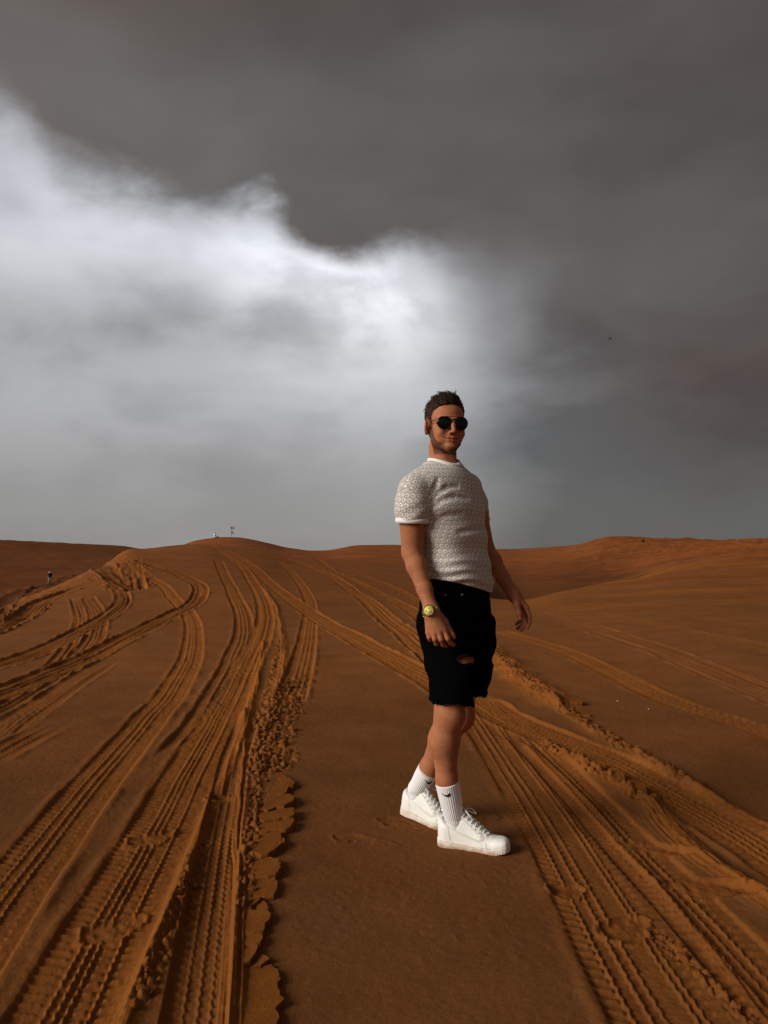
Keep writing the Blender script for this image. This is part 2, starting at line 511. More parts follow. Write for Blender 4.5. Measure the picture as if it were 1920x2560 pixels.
def lay_track(pts, width, depth=0.022, ribs=(-.34, .02, .3), lug=0.008, rib=0.010, pitch=0.048, berm=0.012, shoulder=0.58,
              centre_lug=False, skew=0.5, seed=0, loose=0.75, fade=(0.0, 0.0), slide=0.0, wet_shade=0.0):
    hw = width / 2
    depth *= 0.34; berm *= 0.45; slide *= 0.5; lug *= 0.72; rib *= 0.82
    I, d, s, L = track_coords(pts, hw + 0.12)
    r = R2[I]
    d = d + 0.012 * vnoise(s / 0.6, s * 0 + seed, seed)
    a = np.abs(d) / hw
    inside = 1 - sstep(0.93, 1.05, a)
    ends = np.ones_like(s)
    if fade[0]:
        ends *= sstep(0, fade[0], s)
    if fade[1]:
        ends *= 1 - sstep(L - fade[1], L, s)
    wear = np.clip(0.8 + 0.6 * fbm(s / 0.35 + seed, d / 0.12 + seed, 71 + seed, 2), 0.35, 1.0)
    nearf = 1 - sstep(8, 13, r)
    h = -depth * inside
    zig = 0.0035 * TRI(s / pitch) * nearf
    rw = 0.0042 + 0.0009 * np.clip(r - 3, 0, 12)
    for k, p_ in enumerate(ribs):
        h += rib * (0.9 + 0.015 * np.clip(r - 4, 0, 12)) * wear * np.exp(-((d - p_ * hw - zig * (1 if k % 2 else -1)) / rw) ** 2)
    ph = s / pitch + skew * a * 0.9
    bar = np.exp(-((((ph) % 1.0) - 0.5) / 0.17) ** 2)
    lm = sstep(shoulder, shoulder + 0.06, a) * (1 - sstep(0.95, 1.04, a))
    if centre_lug:
        lm = lm + sstep(ribs[0] + .08, ribs[0] + .14, d / hw) * (1 - sstep(ribs[1] - .14, ribs[1] - .08, d / hw))
    h += lug * nearf * wear * bar * np.clip(lm, 0, 1)
    fine = np.exp(-(((s / (pitch * 0.5) + 0.8 * d / hw) % 1.0 - 0.5) / 0.2) ** 2) * (1 - np.clip(lm, 0, 1)) * inside
    h += 0.0025 * nearf * wear * fine
    if slide:
        h += slide * inside * fbm(d / 0.035 + seed * 3, s / 2.5, 91 + seed, 3, 0.6)
    edge_ = np.abs(d) - hw
    bn = np.clip(0.6 + 1.4 * fbm(s / 0.22, d * 0 + seed, 33 + seed, 3), 0.05, 1.7)
    bh = berm * bn * np.exp(-((edge_ - 0.022) / 0.022) ** 2)
    blend = inside * ends
    smooth_z = zbase(X[I], Yg[I]) + 0.035 * fbm(X[I] / 2.3, Yg[I] / 2.3, 3, 3) * sstep(2, 8, r) * (1 - sstep(18, 80, r))
    Z[I] = (Z[I] * (1 - blend * 0.85) + (smooth_z) * blend * 0.85 + (h * ends) * 1.0 + bh * ends * (1 - inside)).astype(np.float32)
    if wet_shade:
        WET_SHADE[I] = np.maximum(WET_SHADE[I], wet_shade * blend * np.clip(0.7 + 1.6 * fbm(d / 0.10 + seed, s / 1.5, 57 + seed, 3), 0, 1)).astype(np.float32)
    LOOSE[I] = np.maximum(LOOSE[I] * (1 - 0.5 * blend), loose * np.maximum(blend, 0.8 * ends * np.exp(-(edge_.clip(0) / 0.05) ** 2))).astype(np.float32)


def lay_ridge(pts, width, height, seed=0, loose=0.9, stri=0.0, asym=0.0, lump=0.3, fade=(0.15, 0.15)):
    I, d, s, L = track_coords(pts, width * 1.6)
    ends = sstep(0, fade[0], s) * (1 - sstep(L - fade[1], L, s))
    d = d + 0.25 * width * vnoise(s / 0.25, s * 0 + seed, seed + 3)
    w = width * np.where(d > 0, 1 + asym, 1 - asym) * 0.5
    prof = np.exp(-(d / w) ** 2)
    mod = 1 + lump * 2 * fbm(s / 0.16, d / 0.1, 61 + seed, 3)
    h = 0.55 * height * prof * np.clip(mod, 0.2, 2)
    if stri:
        h += stri * prof * fbm(d / 0.012 + seed, s / 1.2, 81 + seed, 2)
    Z[I] += (h * ends).astype(np.float32)
    LOOSE[I] = np.maximum(LOOSE[I], loose * ends * sstep(0.15, 0.6, prof)).astype(np.float32)


def lay_rubble(pts, width, amp, cell=0.035, seed=0, loose=0.7):
    I, d, s, L = track_coords(pts, width)
    m = (1 - sstep(0.35, 0.6, np.abs(d) / width + 0.35 * fbm(s / 0.12, d / 0.12, 41 + seed, 2))) * sstep(0, 0.1, s) * (1 - sstep(L - .1, L, s))
    d1, d2, rid = worley(X[I] / cell, Yg[I] / cell * 0.7, seed)
    amp = amp * 0.55
    h = amp * (sstep(0.0, 0.6, d2 - d1) * (0.35 + 0.9 * rid) - 0.25)
    d1, d2, rid = worley(X[I] / cell * 2.3, Yg[I] / cell * 1.9, seed + 4)
    h += 0.35 * amp * sstep(0.02, 0.4, d2 - d1) * rid
    Z[I] += (h * m).astype(np.float32)
    RUB[I] = np.maximum(RUB[I], m)
    LOOSE[I] = (LOOSE[I] * (1 - m) + m * loose).astype(np.float32)


def scuff(u, v, lu, wv, ang, depth=0.016, rim=0.008, loose=0.75, seed=0):
    """a shoe print or scuffed hollow that wipes out what was there"""
    c = ground_hit(u, v)
    i0, i1 = np.searchsorted(RR, [np.hypot(*c) - lu * 1.3, np.hypot(*c) + lu * 1.3])
    t0 = math.atan2(c[0], c[1]); dt = lu * 1.4 / np.hypot(*c)
    j0, j1 = np.searchsorted(th_d, [t0 - dt, t0 + dt])
    sl = (slice(i0, i1), slice(j0, j1))
    x = X[sl] - c[0]; y = Yg[sl] - c[1]
    ca, sa = math.cos(ang), math.sin(ang)
    a = x * ca + y * sa; b = -x * sa + y * ca
    q = np.hypot(a / (lu / 2), b / (wv / 2) * (1 + 0.25 * np.sin(a / lu * 5))) + 0.25 * fbm(x / 0.05, y / 0.05, 17 + seed, 2)
    m = 1 - sstep(0.8, 1.05, q)
    base = zbase(X[sl], Yg[sl]) - depth + 0.02 * a * 0.3 + 0.007 * fbm(x / 0.03, y / 0.03, 5 + seed, 3)
    Z[sl] = (Z[sl] * (1 - m) + base * m + rim * np.exp(-((q - 1.12) / 0.1) ** 2)).astype(np.float32)
    LOOSE[sl] = np.maximum(LOOSE[sl], m * loose).astype(np.float32)


# ---- tyre tracks, oldest first (image positions of their centre lines)
far_kw = dict(lug=0.0, pitch=0.06, berm=0.02, slide=0.02)
lay_track([(1336, 1531), (1450, 1562), (1560, 1596), (1740, 1660), (1920, 1730), (2100, 1800)], 0.42, 0.015, seed=1, loose=.28, rib=.006, **far_kw)
lay_track([(1420, 1528), (1600, 1560), (1760, 1590), (1960, 1632)], 0.5, 0.015, seed=2, loose=.28, rib=.006, **far_kw)
lay_track([(1238, 1576), (1365, 1612), (1510, 1670), (1654, 1740), (1828, 1798), (1990, 1852)], 0.27, 0.018, seed=3, loose=.55, lug=.014, rib=.012, pitch=.10, fade=(.2, .1))
lay_track([(0, 1840), (100, 1765), (200, 1694), (290, 1640)], 0.26, 0.010, seed=4, loose=.45, lug=0, rib=.008, fade=(.2, 1.0), slide=.012)
lay_track([(-60, 1912), (0, 1880), (80, 1838), (156, 1803)], 0.24, 0.014, seed=5, loose=.55, lug=0, rib=.012, fade=(.2, .5), slide=.02)
# left hillside
lay_ridge([(-80, 1530), (0, 1497), (80, 1470), (160, 1444), (240, 1418), (322, 1396)], 1.0, 0.30, seed=9, lump=.15, loose=.5, fade=(.5, 7))
lay_track([(-80, 1470), (40, 1440), (150, 1420), (250, 1400), (300, 1388)], 0.6, 0.16, wet_shade=0.8, seed=6, loose=.7, rib=.01, lug=0, berm=.10, slide=.08, fade=(.1, 6))
lay_track([(-80, 1545), (0, 1512), (80, 1476), (170, 1448), (260, 1420), (322, 1400)], 0.65, 0.26, wet_shade=0.95, seed=7, loose=.7, rib=.01, lug=0, berm=.12, slide=.10, fade=(.1, 6))
lay_track([(-90, 1600), (0, 1568), (60, 1540), (110, 1500), (190, 1470), (260, 1440)], 0.5, 0.16, wet_shade=0.8, seed=8, loose=.7, rib=.01, lug=0, berm=.10, slide=.08, fade=(.1, 3))
lay_track([(196, 1497), (208, 1530), (212, 1556), (196, 1602), (150, 1665), (70, 1718), (-20, 1770), (-90, 1806)], 0.34, 0.03, wet_shade=0.5, seed=9, loose=.6, ribs=(-.55, -.2, .15, .5), rib=.018, berm=.03, lug=0, slide=.02)
lay_track([(222, 1495), (236, 1520), (246, 1548), (238, 1590), (200, 1640)], 0.28, 0.03, wet_shade=0.5, seed=10, loose=.6, ribs=(-.4, 0, .4), rib=.018, berm=.03, lug=0, slide=.02)
lay_track([(236, 1445), (280, 1460), (306, 1486), (300, 1514), (262, 1545), (231, 1562), (116, 1620), (0, 1663), (-90, 1690), (-240, 1740), (-360, 1780)], 0.32, 0.05, wet_shade=0.6, seed=11, loose=.7, ribs=(-.5, -.1, .3), rib=.02, berm=.04, lug=0, slide=.035)
lay_track([(341, 1420), (400, 1460), (440, 1500), (468, 1531), (482, 1560), (484, 1589), (474, 1647), (420, 1740), (365, 1806), (300, 1885), (226, 1974), (92, 2147), (20, 2240), (-60, 2350), (-180, 2520), (-340, 2760)],
          0.265, 0.030, seed=12, loose=.72, ribs=(-.18, .1, .45), rib=.013, lug=.012, berm=.016, pitch=.05)
lay_track([(335, 1404), (400, 1418), (463, 1442), (500, 1468), (488, 1503), (440, 1532), (405, 1549), (289, 1607), (174, 1662), (60, 1708), (-60, 1752), (-200, 1805), (-360, 1870)],
          0.36, 0.06, wet_shade=0.65, seed=13, loose=.75, ribs=(-.6, -.25, .1, .45), rib=.022, berm=.045, lug=0, slide=.04)
# tracks over the crest in the middle
lay_track([(544, 1400), (562, 1440), (579, 1474), (604, 1531), (610, 1578), (590, 1647), (558, 1717), (515, 1800), (470, 1862), (434, 1905)], 0.30, 0.045, wet_shade=0.35, seed=14, loose=.65,
          ribs=(-.4, 0, .4), rib=.016, lug=.004, berm=.02, fade=(.5, .6))
lay_track([(620, 1385), (690, 1400), (735, 1440), (764, 1480), (775, 1520), (772, 1560), (764, 1620), (745, 1690), (720, 1760)], 0.26, 0.030, seed=15, loose=.62,
          ribs=(-.55, -.15, .25), rib=.013, lug=.004, berm=.02, fade=(2, .5))
lay_track([(640, 1380), (760, 1405), (880, 1450), (1000, 1510), (1090, 1570), (1180, 1630)], 0.34, 0.03, seed=16, loose=.6, ribs=(-.4, 0, .4), rib=.012, lug=0, berm=.03, fade=(2, .5))
lay_track([(690, 1385), (810, 1432), (900, 1490), (970, 1548), (1060, 1620), (1160, 1700)], 0.42, 0.035, seed=17, loose=.7, ribs=(-.5, -.1, .3), rib=.014, lug=0, berm=.04, slide=.03, fade=(2, .5))
lay_track([(720, 1382), (800, 1402), (900, 1436), (1000, 1478), (1100, 1530)], 0.3, 0.03, seed=18, loose=.6, ribs=(-.3, .3), rib=.012, lug=0, berm=.04, fade=(2, .5))
lay_track([(545, 1366), (610, 1402), (665, 1448), (723, 1497), (810, 1553), (890, 1598), (960, 1636), (1076, 1696), (1180, 1760), (1240, 1796), (1330, 1838), (1450, 1885)],
          0.38, 0.035, seed=19, loose=.8, ribs=(-.55, -.2, .15, .5), rib=.012, lug=.005, berm=.025, slide=.012, fade=(1, .5))
# the big pair running up the middle
lay_track([(525, 1362), (560, 1385), (604, 1416), (642, 1474), (662, 1531), (652, 1589), (622, 1647), (578, 1740), (546, 1800), (480, 1920), (425, 2031), (298, 2263), (150, 2560), (60, 2760)],
          0.30, 0.034, seed=20, loose=.82, ribs=(-.42, .0, .17, .36), rib=.014, lug=.012, berm=.014, shoulder=.5, centre_lug=True, pitch=.046)
lay_track([(616, 1800), (600, 1850), (586, 1890), (560, 2031), (521, 2263), (478, 2560), (455, 2760)], 0.17, 0.060, seed=21, loose=.6, ribs=(-.45, -.05, .38), rib=.012, lug=.008, berm=.0, shoulder=.5, fade=(.5, .1))
lay_ridge([(612, 1770), (604, 1829), (560, 1940), (521, 2031), (460, 2180), (405, 2321), (300, 2560), (230, 2740)], 0.055, 0.030, seed=1, stri=.010, lump=.12, loose=1.0)
lay_ridge([(660, 1600), (644, 1680), (622, 1800), (610, 1890), (599, 2031), (590, 2263), (578, 2560), (570, 2760)], 0.075, 0.028, seed=2, stri=.022, lump=.08, loose=1.0)
lay_ridge([(660, 1470), (690, 1520), (706, 1590), (708, 1659), (690, 1730), (672, 1790), (652, 1861)], 0.09, 0.035, seed=3, stri=.018, lump=.15, loose=.95)
# right of the man
lay_track([(1176, 1740), (1210, 1800), (1288, 1910), (1374, 2031), (1481, 2205), (1582, 2379), (1692, 2560), (1800, 2740)], 0.335, 0.020, seed=22, loose=.62,
          ribs=(-.50, -.36, .12, .34, .62), rib=.012, lug=.012, berm=.012, shoulder=.66, centre_lug=True, pitch=.05)
lay_track([(1205, 1752), (1284, 1800), (1481, 1878), (1654, 1970), (1828, 2068), (1920, 2126), (2060, 2210)], 0.32, 0.036, seed=23, loose=.78,
          ribs=(-.3, -.08, .14, .36), rib=.015, lug=.013, berm=.02, shoulder=.5, pitch=.055)
lay_track([(1300, 1830), (1390, 1918), (1480, 2010), (1568, 2107), (1712, 2251), (1828, 2379), (1920, 2480), (2050, 2620)], 0.24, 0.040, seed=24, loose=.7,
          ribs=(-.3, .02, .34), rib=.013, lug=.010, berm=.01, shoulder=.52, pitch=.05, fade=(.4, .1))
lay_ridge([(1310, 1850), (1380, 1920), (1470, 2010), (1539, 2090), (1640, 2210), (1760, 2350), (1920, 2550), (2000, 2650)], 0.055, 0.026, seed=4, stri=.006, lump=.2, loose=.8)
lay_ridge([(1338, 1840), (1400, 1872), (1481, 1920), (1560, 1966), (1625, 2002), (1700, 2085), (1770, 2155), (1920, 2246), (2010, 2300)], 0.13, 0.048, seed=5, stri=.012, lump=.35, loose=1.0, asym=.25)
lay_ridge([(1210, 1612), (1260, 1660), (1320, 1710), (1365, 1748), (1400, 1770)], 0.34, 0.085, seed=6, stri=.01, lump=.25, loose=1.0)
lay_ridge([(1365, 1742), (1430, 1790), (1481, 1824), (1643, 1912), (1770, 1988), (1920, 2074), (2010, 2120)], 0.10, 0.032, seed=7, lump=.5, loose=.85)
# churned and cracked crust
lay_rubble([(716, 1690), (694, 1740), (668, 1800), (652, 1870), (644, 1950)], 0.17, 0.040, .045, 1, .45)
lay_rubble([(644, 1940), (634, 2040), (624, 2130), (614, 2210), (606, 2300)], 0.06, 0.034, .04, 11, .45)
lay_rubble([(700, 1600), (684, 1680), (660, 1760), (640, 1830)], 0.09, 0.035, .05, 2, .45)
lay_rubble([(748, 1690), (722, 1760), (698, 1830), (688, 1890), (676, 1935)], 0.24, 0.034, .055, 3, .4)
lay_rubble([(340, 2540), (410, 2370), (470, 2215), (505, 2130)], 0.07, 0.034, .035, 4, .6)
lay_rubble([(1232, 1636), (1330, 1710), (1400, 1765), (1481, 1818), (1560, 1862), (1643, 1908), (1760, 1980)], 0.12, 0.032, .06, 5, .55)
lay_rubble([(1350, 1850), (1420, 1885), (1500, 1930), (1590, 1975), (1650, 2010)], 0.16, 0.040, .05, 6, .8)
lay_rubble([(1630, 2320), (1760, 2440), (1880, 2560), (1990, 2670)], 0.07, 0.022, .03, 7, .6)
lay_rubble([(230, 1420), (280, 1412), (318, 1398)], 1.2, 0.07, .25, 8, .5)
lay_rubble([(60, 1500), (150, 1462), (230, 1432)], 0.9, 0.07, .25, 9, .5)
lay_rubble([(560, 1690), (530, 1720), (500, 1765)], 0.25, 0.012, .09, 10, .3)
# scuffs and shoe prints over the tyre marks
scuff(382, 2092, 0.21, 0.115, 0.9, seed=1)
scuff(286, 2318, 0.20, 0.13, 0.9, .014, seed=2)
scuff(556, 1990, 0.15, 0.085, 0.15, .03, .012, 1.0, seed=3)
scuff(1420, 2226, 0.13, 0.10, 0.6, .012, seed=4)
scuff(1566, 2318, 0.20, 0.13, 0.7, .012, seed=5)
scuff(1640, 2120, 0.30, 0.12, -0.6, .008, .004, .9, seed=6)
scuff(1790, 2220, 0.34, 0.13, -0.3, .006, .006, .9, seed=7)
scuff(1150, 2040, 0.30, 0.16, 0.0, .004, .004, .45, seed=8)
scuff(1010, 2060, 0.24, 0.10, -0.5, .006, .005, .45, seed=9)
scuff(905, 2100, 0.26, 0.10, -0.4, .006, .004, .35, seed=10)
# pits and specks of the rain-beaten crust
pit = vnoise(X / 0.028, Yg / 0.028, 201)
patch = sstep(-0.02, 0.25, fbm(X / 0.9, Yg / 0.9, 203, 3) + 0.18 * (THS < -0.25)[None, :])
Z += (near * (0.0012 * pit + patch * (1 - sstep(.3, .6, LOOSE)) * np.where(np.abs(pit) > 0.36, np.sign(pit) * (np.abs(pit) - 0.36) * 0.012, 0))).astype(np.float32)
Z += (0.004 * LOOSE * near * fbm(X / 0.02, Yg / 0.03, 207, 2)).astype(np.float32)

# ---- mesh
verts = np.stack([X.ravel(), Yg.ravel(), Z.ravel()], 1)
i_, j_ = np.meshgrid(np.arange(NR - 1), np.arange(NC), indexing='ij')
jn = (j_ + 1) % NC
quads = np.stack([i_ * NC + j_, i_ * NC + jn, (i_ + 1) * NC + jn, (i_ + 1) * NC + j_], -1).reshape(-1, 4)[:, ::-1]
gm = mesh_from('sand_dunes', verts, quads)
set_attr(gm, 'loose', np.clip(LOOSE, 0, 1).ravel())
set_attr(gm, 'wet_shade', np.clip(WET_SHADE, 0, 1).ravel())


def sand_material():
    m, nb, b = principled('wet_sand', rough=1.0, spec=0.02)
    geo = nb.add('ShaderNodeNewGeometry').outputs['Position']
    loose = nb.attr('loose')
    n1 = nb.noise(geo, 0.35, 5, 0.55)
    n2 = nb.noise(geo, 2.2, 5, 0.6)
    n3 = nb.noise(geo, 260.0, 3, 0.7)
    n4 = nb.noise(geo, 45.0, 4, 0.6)
    crust = nb.mix(nb.mr(n1, 0.35, 0.65), (0.238, 0.0810, 0.0205), (0.235, 0.0900, 0.0300))
    crust = nb.mix(nb.mr(n2, 0.3, 0.75), crust, (0.190, 0.0600, 0.0140))
    dry = nb.mix(nb.mr(n2, 0.3, 0.7), (0.365, 0.113, 0.0165), (0.285, 0.084, 0.0125))
    k = nb.mr(nb.m('ADD', loose, nb.m('MULTIPLY', nb.m('SUBTRACT', n4, 0.5), 0.35)), 0.12, 0.95)
    c = nb.mix(k, crust, dry)
    # the far dunes are drier and redder
    dist = nb.vm('LENGTH', geo)
    c = nb.mix(nb.mr(dist, 14, 70, 0, 0.75), c, nb.mix(nb.mr(nb.noise(nb.vm('MULTIPLY', geo, (0.10, 0.45, 1.0)), 1.0, 6, 0.65), 0.35, 0.65), (0.34, 0.093, 0.0200), (0.200, 0.052, 0.0140)))
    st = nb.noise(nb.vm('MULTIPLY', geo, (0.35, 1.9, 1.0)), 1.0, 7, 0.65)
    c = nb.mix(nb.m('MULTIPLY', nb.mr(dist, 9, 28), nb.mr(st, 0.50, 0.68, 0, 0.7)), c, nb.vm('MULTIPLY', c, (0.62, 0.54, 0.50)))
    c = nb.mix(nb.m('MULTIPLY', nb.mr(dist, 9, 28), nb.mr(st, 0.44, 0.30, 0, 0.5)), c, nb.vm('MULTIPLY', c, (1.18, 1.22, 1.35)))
    c = nb.mix(nb.m('MULTIPLY', nb.attr('wet_shade'), 0.85), c, nb.vm('MULTIPLY', c, (0.42, 0.42, 0.46)))  # painted shade, plus damp in the ruts, darkens the sand
    c = nb.mix(nb.mr(n3, 0.25, 0.8, 0.0, 0.35), c, nb.mix(0.5, c, (0.40, 0.21, 0.09)))
    c = nb.mix(nb.mr(n3, 0.2, 0.42, 0.35, 0.0), c, (0.05, 0.022, 0.010))
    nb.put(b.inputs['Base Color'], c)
    rip = nb.noise(nb.vm('MULTIPLY', nb.comb(nb.m('ADD', nb.m('MULTIPLY', nb.sep(geo)[0], 0.8), nb.m('MULTIPLY', nb.sep(geo)[1], 0.6)), nb.m('SUBTRACT', nb.m('MULTIPLY', nb.sep(geo)[1], 0.8), nb.m('MULTIPLY', nb.sep(geo)[0], 0.6)), 0.0), (9, 42, 1)), 1.0, 4, 0.6)
    hh = nb.m('ADD', nb.m('ADD', nb.m('MULTIPLY', n3, 0.6), n4), nb.m('MULTIPLY', rip, 1.1))
    bump(nb, b, hh, 0.6, 0.007)
    return m


SAND = sand_material()
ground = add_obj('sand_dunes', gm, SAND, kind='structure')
_bvh_pts = None


def zsurf(x, y):
    """finished sand height at a point in the finely gridded part of the view"""
    r = math.hypot(x, y); t = math.atan2(x, y)
    j = int(np.clip(np.searchsorted(th_d, t), 1, nd_ - 1)); i = int(np.clip(np.searchsorted(RR, r), 1, NR - 1))
    fa = (t - th_d[j - 1]) / (th_d[j] - th_d[j - 1]); fb = (r - RR[i - 1]) / (RR[i] - RR[i - 1])
    return float((Z[i - 1, j - 1] * (1 - fa) + Z[i - 1, j] * fa) * (1 - fb) + (Z[i, j - 1] * (1 - fa) + Z[i, j] * fa) * fb)

# ================================================================== implicit-surface modelling kit
def unit(v):
    v = np.asarray(v, float)
    return v / np.linalg.norm(v)


def smin(a, b, k):
    if k <= 0:
        return np.minimum(a, b)
    h = np.maximum(k - np.abs(a - b), 0) / k
    return np.minimum(a, b) - h * h * k * 0.25


def smax(a, b, k):
    return -smin(-a, -b, k)


class Field:
    """signed distance samples on a box of grid lines that may be finer in places"""
    def __init__(self, xs, ys, zs):
        self.ax = [np.asarray(a, np.float32) for a in (xs, ys, zs)]
        self.F = np.full([len(a) for a in self.ax], 0.5, np.float32)

    def cut(self, lo, hi):
        sl = tuple(slice(int(max(np.searchsorted(a, l) - 1, 0)), int(np.searchsorted(a, h) + 1)) for a, l, h in zip(self.ax, lo, hi))
        g = [a[s] for a, s in zip(self.ax, sl)]
        return sl, g[0][:, None, None], g[1][None, :, None], g[2][None, None, :]

    def apply(self, sl, d, k, op):
        if op == 'add':
            self.F[sl] = smin(self.F[sl], d, k)
        else:
            self.F[sl] = smax(self.F[sl], -d, k)

    def cap(self, a, b, ra, rb, k=0.01, op='add'):
        a = np.asarray(a, float); b = np.asarray(b, float)
        m = max(ra, rb) + k + 0.012
        sl, x, y, z = self.cut(np.minimum(a, b) - m, np.maximum(a, b) + m)
        self.apply(sl, cap_d(x, y, z, a, b, ra, rb), k, op)

    def chain(self, pts, rad, k=0.008, op='add'):
        for i in range(len(pts) - 1):
            self.cap(pts[i], pts[i + 1], rad[i], rad[i + 1], k, op)

    def ell(self, c, rad, R=None, k=0.01, op='add'):
        c = np.asarray(c, float)
        m = max(rad) + k + 0.012
        sl, x, y, z = self.cut(c - m, c + m)
        self.apply(sl, ell_d(x, y, z, c, rad, R), k, op)

    def mesh(self):
        return surface_nets(self.F, *self.ax)


def cap_d(x, y, z, a, b, ra, rb):
    ba = b - a; L2 = float(ba @ ba)
    px, py, pz = x - a[0], y - a[1], z - a[2]
    t = np.clip((px * ba[0] + py * ba[1] + pz * ba[2]) / L2, 0, 1)
    return np.sqrt((px - t * ba[0]) ** 2 + (py - t * ba[1]) ** 2 + (pz - t * ba[2]) ** 2) - (ra + (rb - ra) * t)


def ell_d(x, y, z, c, rad, R=None):
    px, py, pz = x - c[0], y - c[1], z - c[2]
    if R is not None:                                  # rows of R are the local axes
        px, py, pz = (R[0][0] * px + R[0][1] * py + R[0][2] * pz, R[1][0] * px + R[1][1] * py + R[1][2] * pz,
                      R[2][0] * px + R[2][1] * py + R[2][2] * pz)
    k0 = np.sqrt((px / rad[0]) ** 2 + (py / rad[1]) ** 2 + (pz / rad[2]) ** 2)
    k1 = np.sqrt((px / rad[0] ** 2) ** 2 + (py / rad[1] ** 2) ** 2 + (pz / rad[2] ** 2) ** 2) + 1e-6
    return k0 * (k0 - 1) / k1


class Loft:
    """stack of ellipses along z: rows of (z, cx, cy, a, b, angle); angle = facing, 0 towards the camera, + to the right"""
    def __init__(self, rows):
        rows = sorted(rows)
        self.t = np.array(rows, float)

    def par(self, z):
        zk = self.t[:, 0]
        zz = np.clip(z, zk[0], zk[-1])
        return [pchip(zk, self.t[:, i], zz) for i in range(1, 6)]

    def local(self, x, y, z):
        cx, cy, a, b, al = self.par(np.asarray(z, float).ravel())
        shp = np.shape(z)
        cx, cy, a, b, al = [q.reshape(shp).astype(np.float32) for q in (cx, cy, a, b, al)]
        px, py = x - cx, y - cy
        pr = -np.cos(al) * px - np.sin(al) * py
        pf = np.sin(al) * px - np.cos(al) * py
        return pr, pf, a, b

    def dist(self, x, y, z, off=0.0):
        pr, pf, a, b = self.local(x, y, z)
        a = a + off; b = b + off
        k0 = np.sqrt((pr / a) ** 2 + (pf / b) ** 2)
        k1 = np.sqrt((pr / a ** 2) ** 2 + (pf / b ** 2) ** 2) + 1e-6
        d = k0 * (k0 - 1) / k1
        d = np.where(k0 < 0.05, -np.minimum(a, b), d)
        return smax(smax(d, z - self.t[-1, 0], 0.02), self.t[0, 0] - z, 0.02)


def surface_nets(F, xs, ys, zs):
    s = F < 0
    c = [s[i:s.shape[0] - 1 + i, j:s.shape[1] - 1 + j, k:s.shape[2] - 1 + k] for i in (0, 1) for j in (0, 1) for k in (0, 1)]
    anyv = c[0].copy(); allv = c[0].copy()
    for q in c[1:]:
        anyv |= q; allv &= q
    act = np.nonzero(anyv & ~allv)
    i, j, k = act
    n = len(i)
    val = np.stack([F[i + a, j + b, k + e] for a in (0, 1) for b in (0, 1) for e in (0, 1)], 1)
    cor = np.array([(a, b, e) for a in (0, 1) for b in (0, 1) for e in (0, 1)], np.float32)
    acc = np.zeros((n, 3), np.float32); cnt = np.zeros(n, np.float32)
    for p in range(8):
        for q in range(p + 1, 8):
            if abs(cor[p] - cor[q]).sum() != 1:
                continue
            va, vb = val[:, p], val[:, q]
            m = (va < 0) != (vb < 0)
            t = va[m] / (va[m] - vb[m])
            acc[m] += cor[p] + (cor[q] - cor[p]) * t[:, None]
            cnt[m] += 1
    acc /= cnt[:, None]
    V = np.stack([a_[ix] + (a_[ix + 1] - a_[ix]) * acc[:, d_] for d_, (a_, ix) in enumerate(((xs, i), (ys, j), (zs, k)))], 1)
    dims = anyv.shape
    flat = (i.astype(np.int64) * dims[1] + j) * dims[2] + k          # already sorted

    def vid(a, b, e):
        return np.searchsorted(flat, (a.astype(np.int64) * dims[1] + b) * dims[2] + e)
    faces = []
    for axis in range(3):
        sl0 = [slice(1, -1)] * 3; sl1 = [slice(1, -1)] * 3
        sl0[axis] = slice(0, -1); sl1[axis] = slice(1, None)
        A = s[tuple(sl0)]; B = s[tuple(sl1)]
        for flip, M in ((False, A & ~B), (True, ~A & B)):
            a, b, e = np.nonzero(M)
            off = [1, 1, 1]; off[axis] = 0
            a, b, e = a + off[0], b + off[1], e + off[2]
            if axis == 0:
                q = (vid(a, b - 1, e - 1), vid(a, b, e - 1), vid(a, b, e), vid(a, b - 1, e))
            elif axis == 1:
                q = (vid(a - 1, b, e - 1), vid(a - 1, b, e), vid(a, b, e), vid(a, b, e - 1))
            else:
                q = (vid(a - 1, b - 1, e), vid(a, b - 1, e), vid(a, b, e), vid(a - 1, b, e))
            f = np.stack(q, 1)
            faces.append(f[:, ::-1] if flip else f)
    return V, np.vstack(faces)


def graded(lo, hi, step, fine=None, fstep=None):
    out = [lo]
    while out[-1] < hi:
        p = out[-1]
        out.append(p + (fstep if fine and fine[0] <= p <= fine[1] else step))
    return np.array(out)


def tube(path, radii, n=16, close=True, flat=None):
    """skin of circles along a path"""
    path = np.asarray(path, float)
    m = len(path)
    T = np.gradient(path, axis=0); T /= np.linalg.norm(T, axis=1)[:, None]
    ref = np.array([0, 0, 1.0]) if abs(T[0][2]) < 0.9 else np.array([1.0, 0, 0])
    N = np.cross(T[0], ref); N /= np.linalg.norm(N)
    V = []
    ang = np.linspace(0, 2 * np.pi, n, endpoint=False)
    for i in range(m):
        N = N - T[i] * (N @ T[i]); N /= np.linalg.norm(N)
        B = np.cross(T[i], N)
        r = radii[i] if np.ndim(radii) else radii
        V.append(path[i] + r * (np.cos(ang)[:, None] * N + np.sin(ang)[:, None] * B))
    V = np.vstack(V)
    F = [(i * n + j, i * n + (j + 1) % n, (i + 1) * n + (j + 1) % n, (i + 1) * n + j) for i in range(m - 1) for j in range(n)]
    if close:
        F.append(tuple(range(n))[::-1]); F.append(tuple((m - 1) * n + j for j in range(n)))
    return V, F


class MB:
    """collects pieces of one part"""
    def __init__(self):
        self.V = []; self.F = []; self.n = 0

    def add(self, V, F):
        self.V.append(np.asarray(V, float)); self.F += [tuple(int(i) + self.n for i in f) for f in F]
        self.n += len(V)
        return self

    def get(self):
        return np.vstack(self.V), self.F


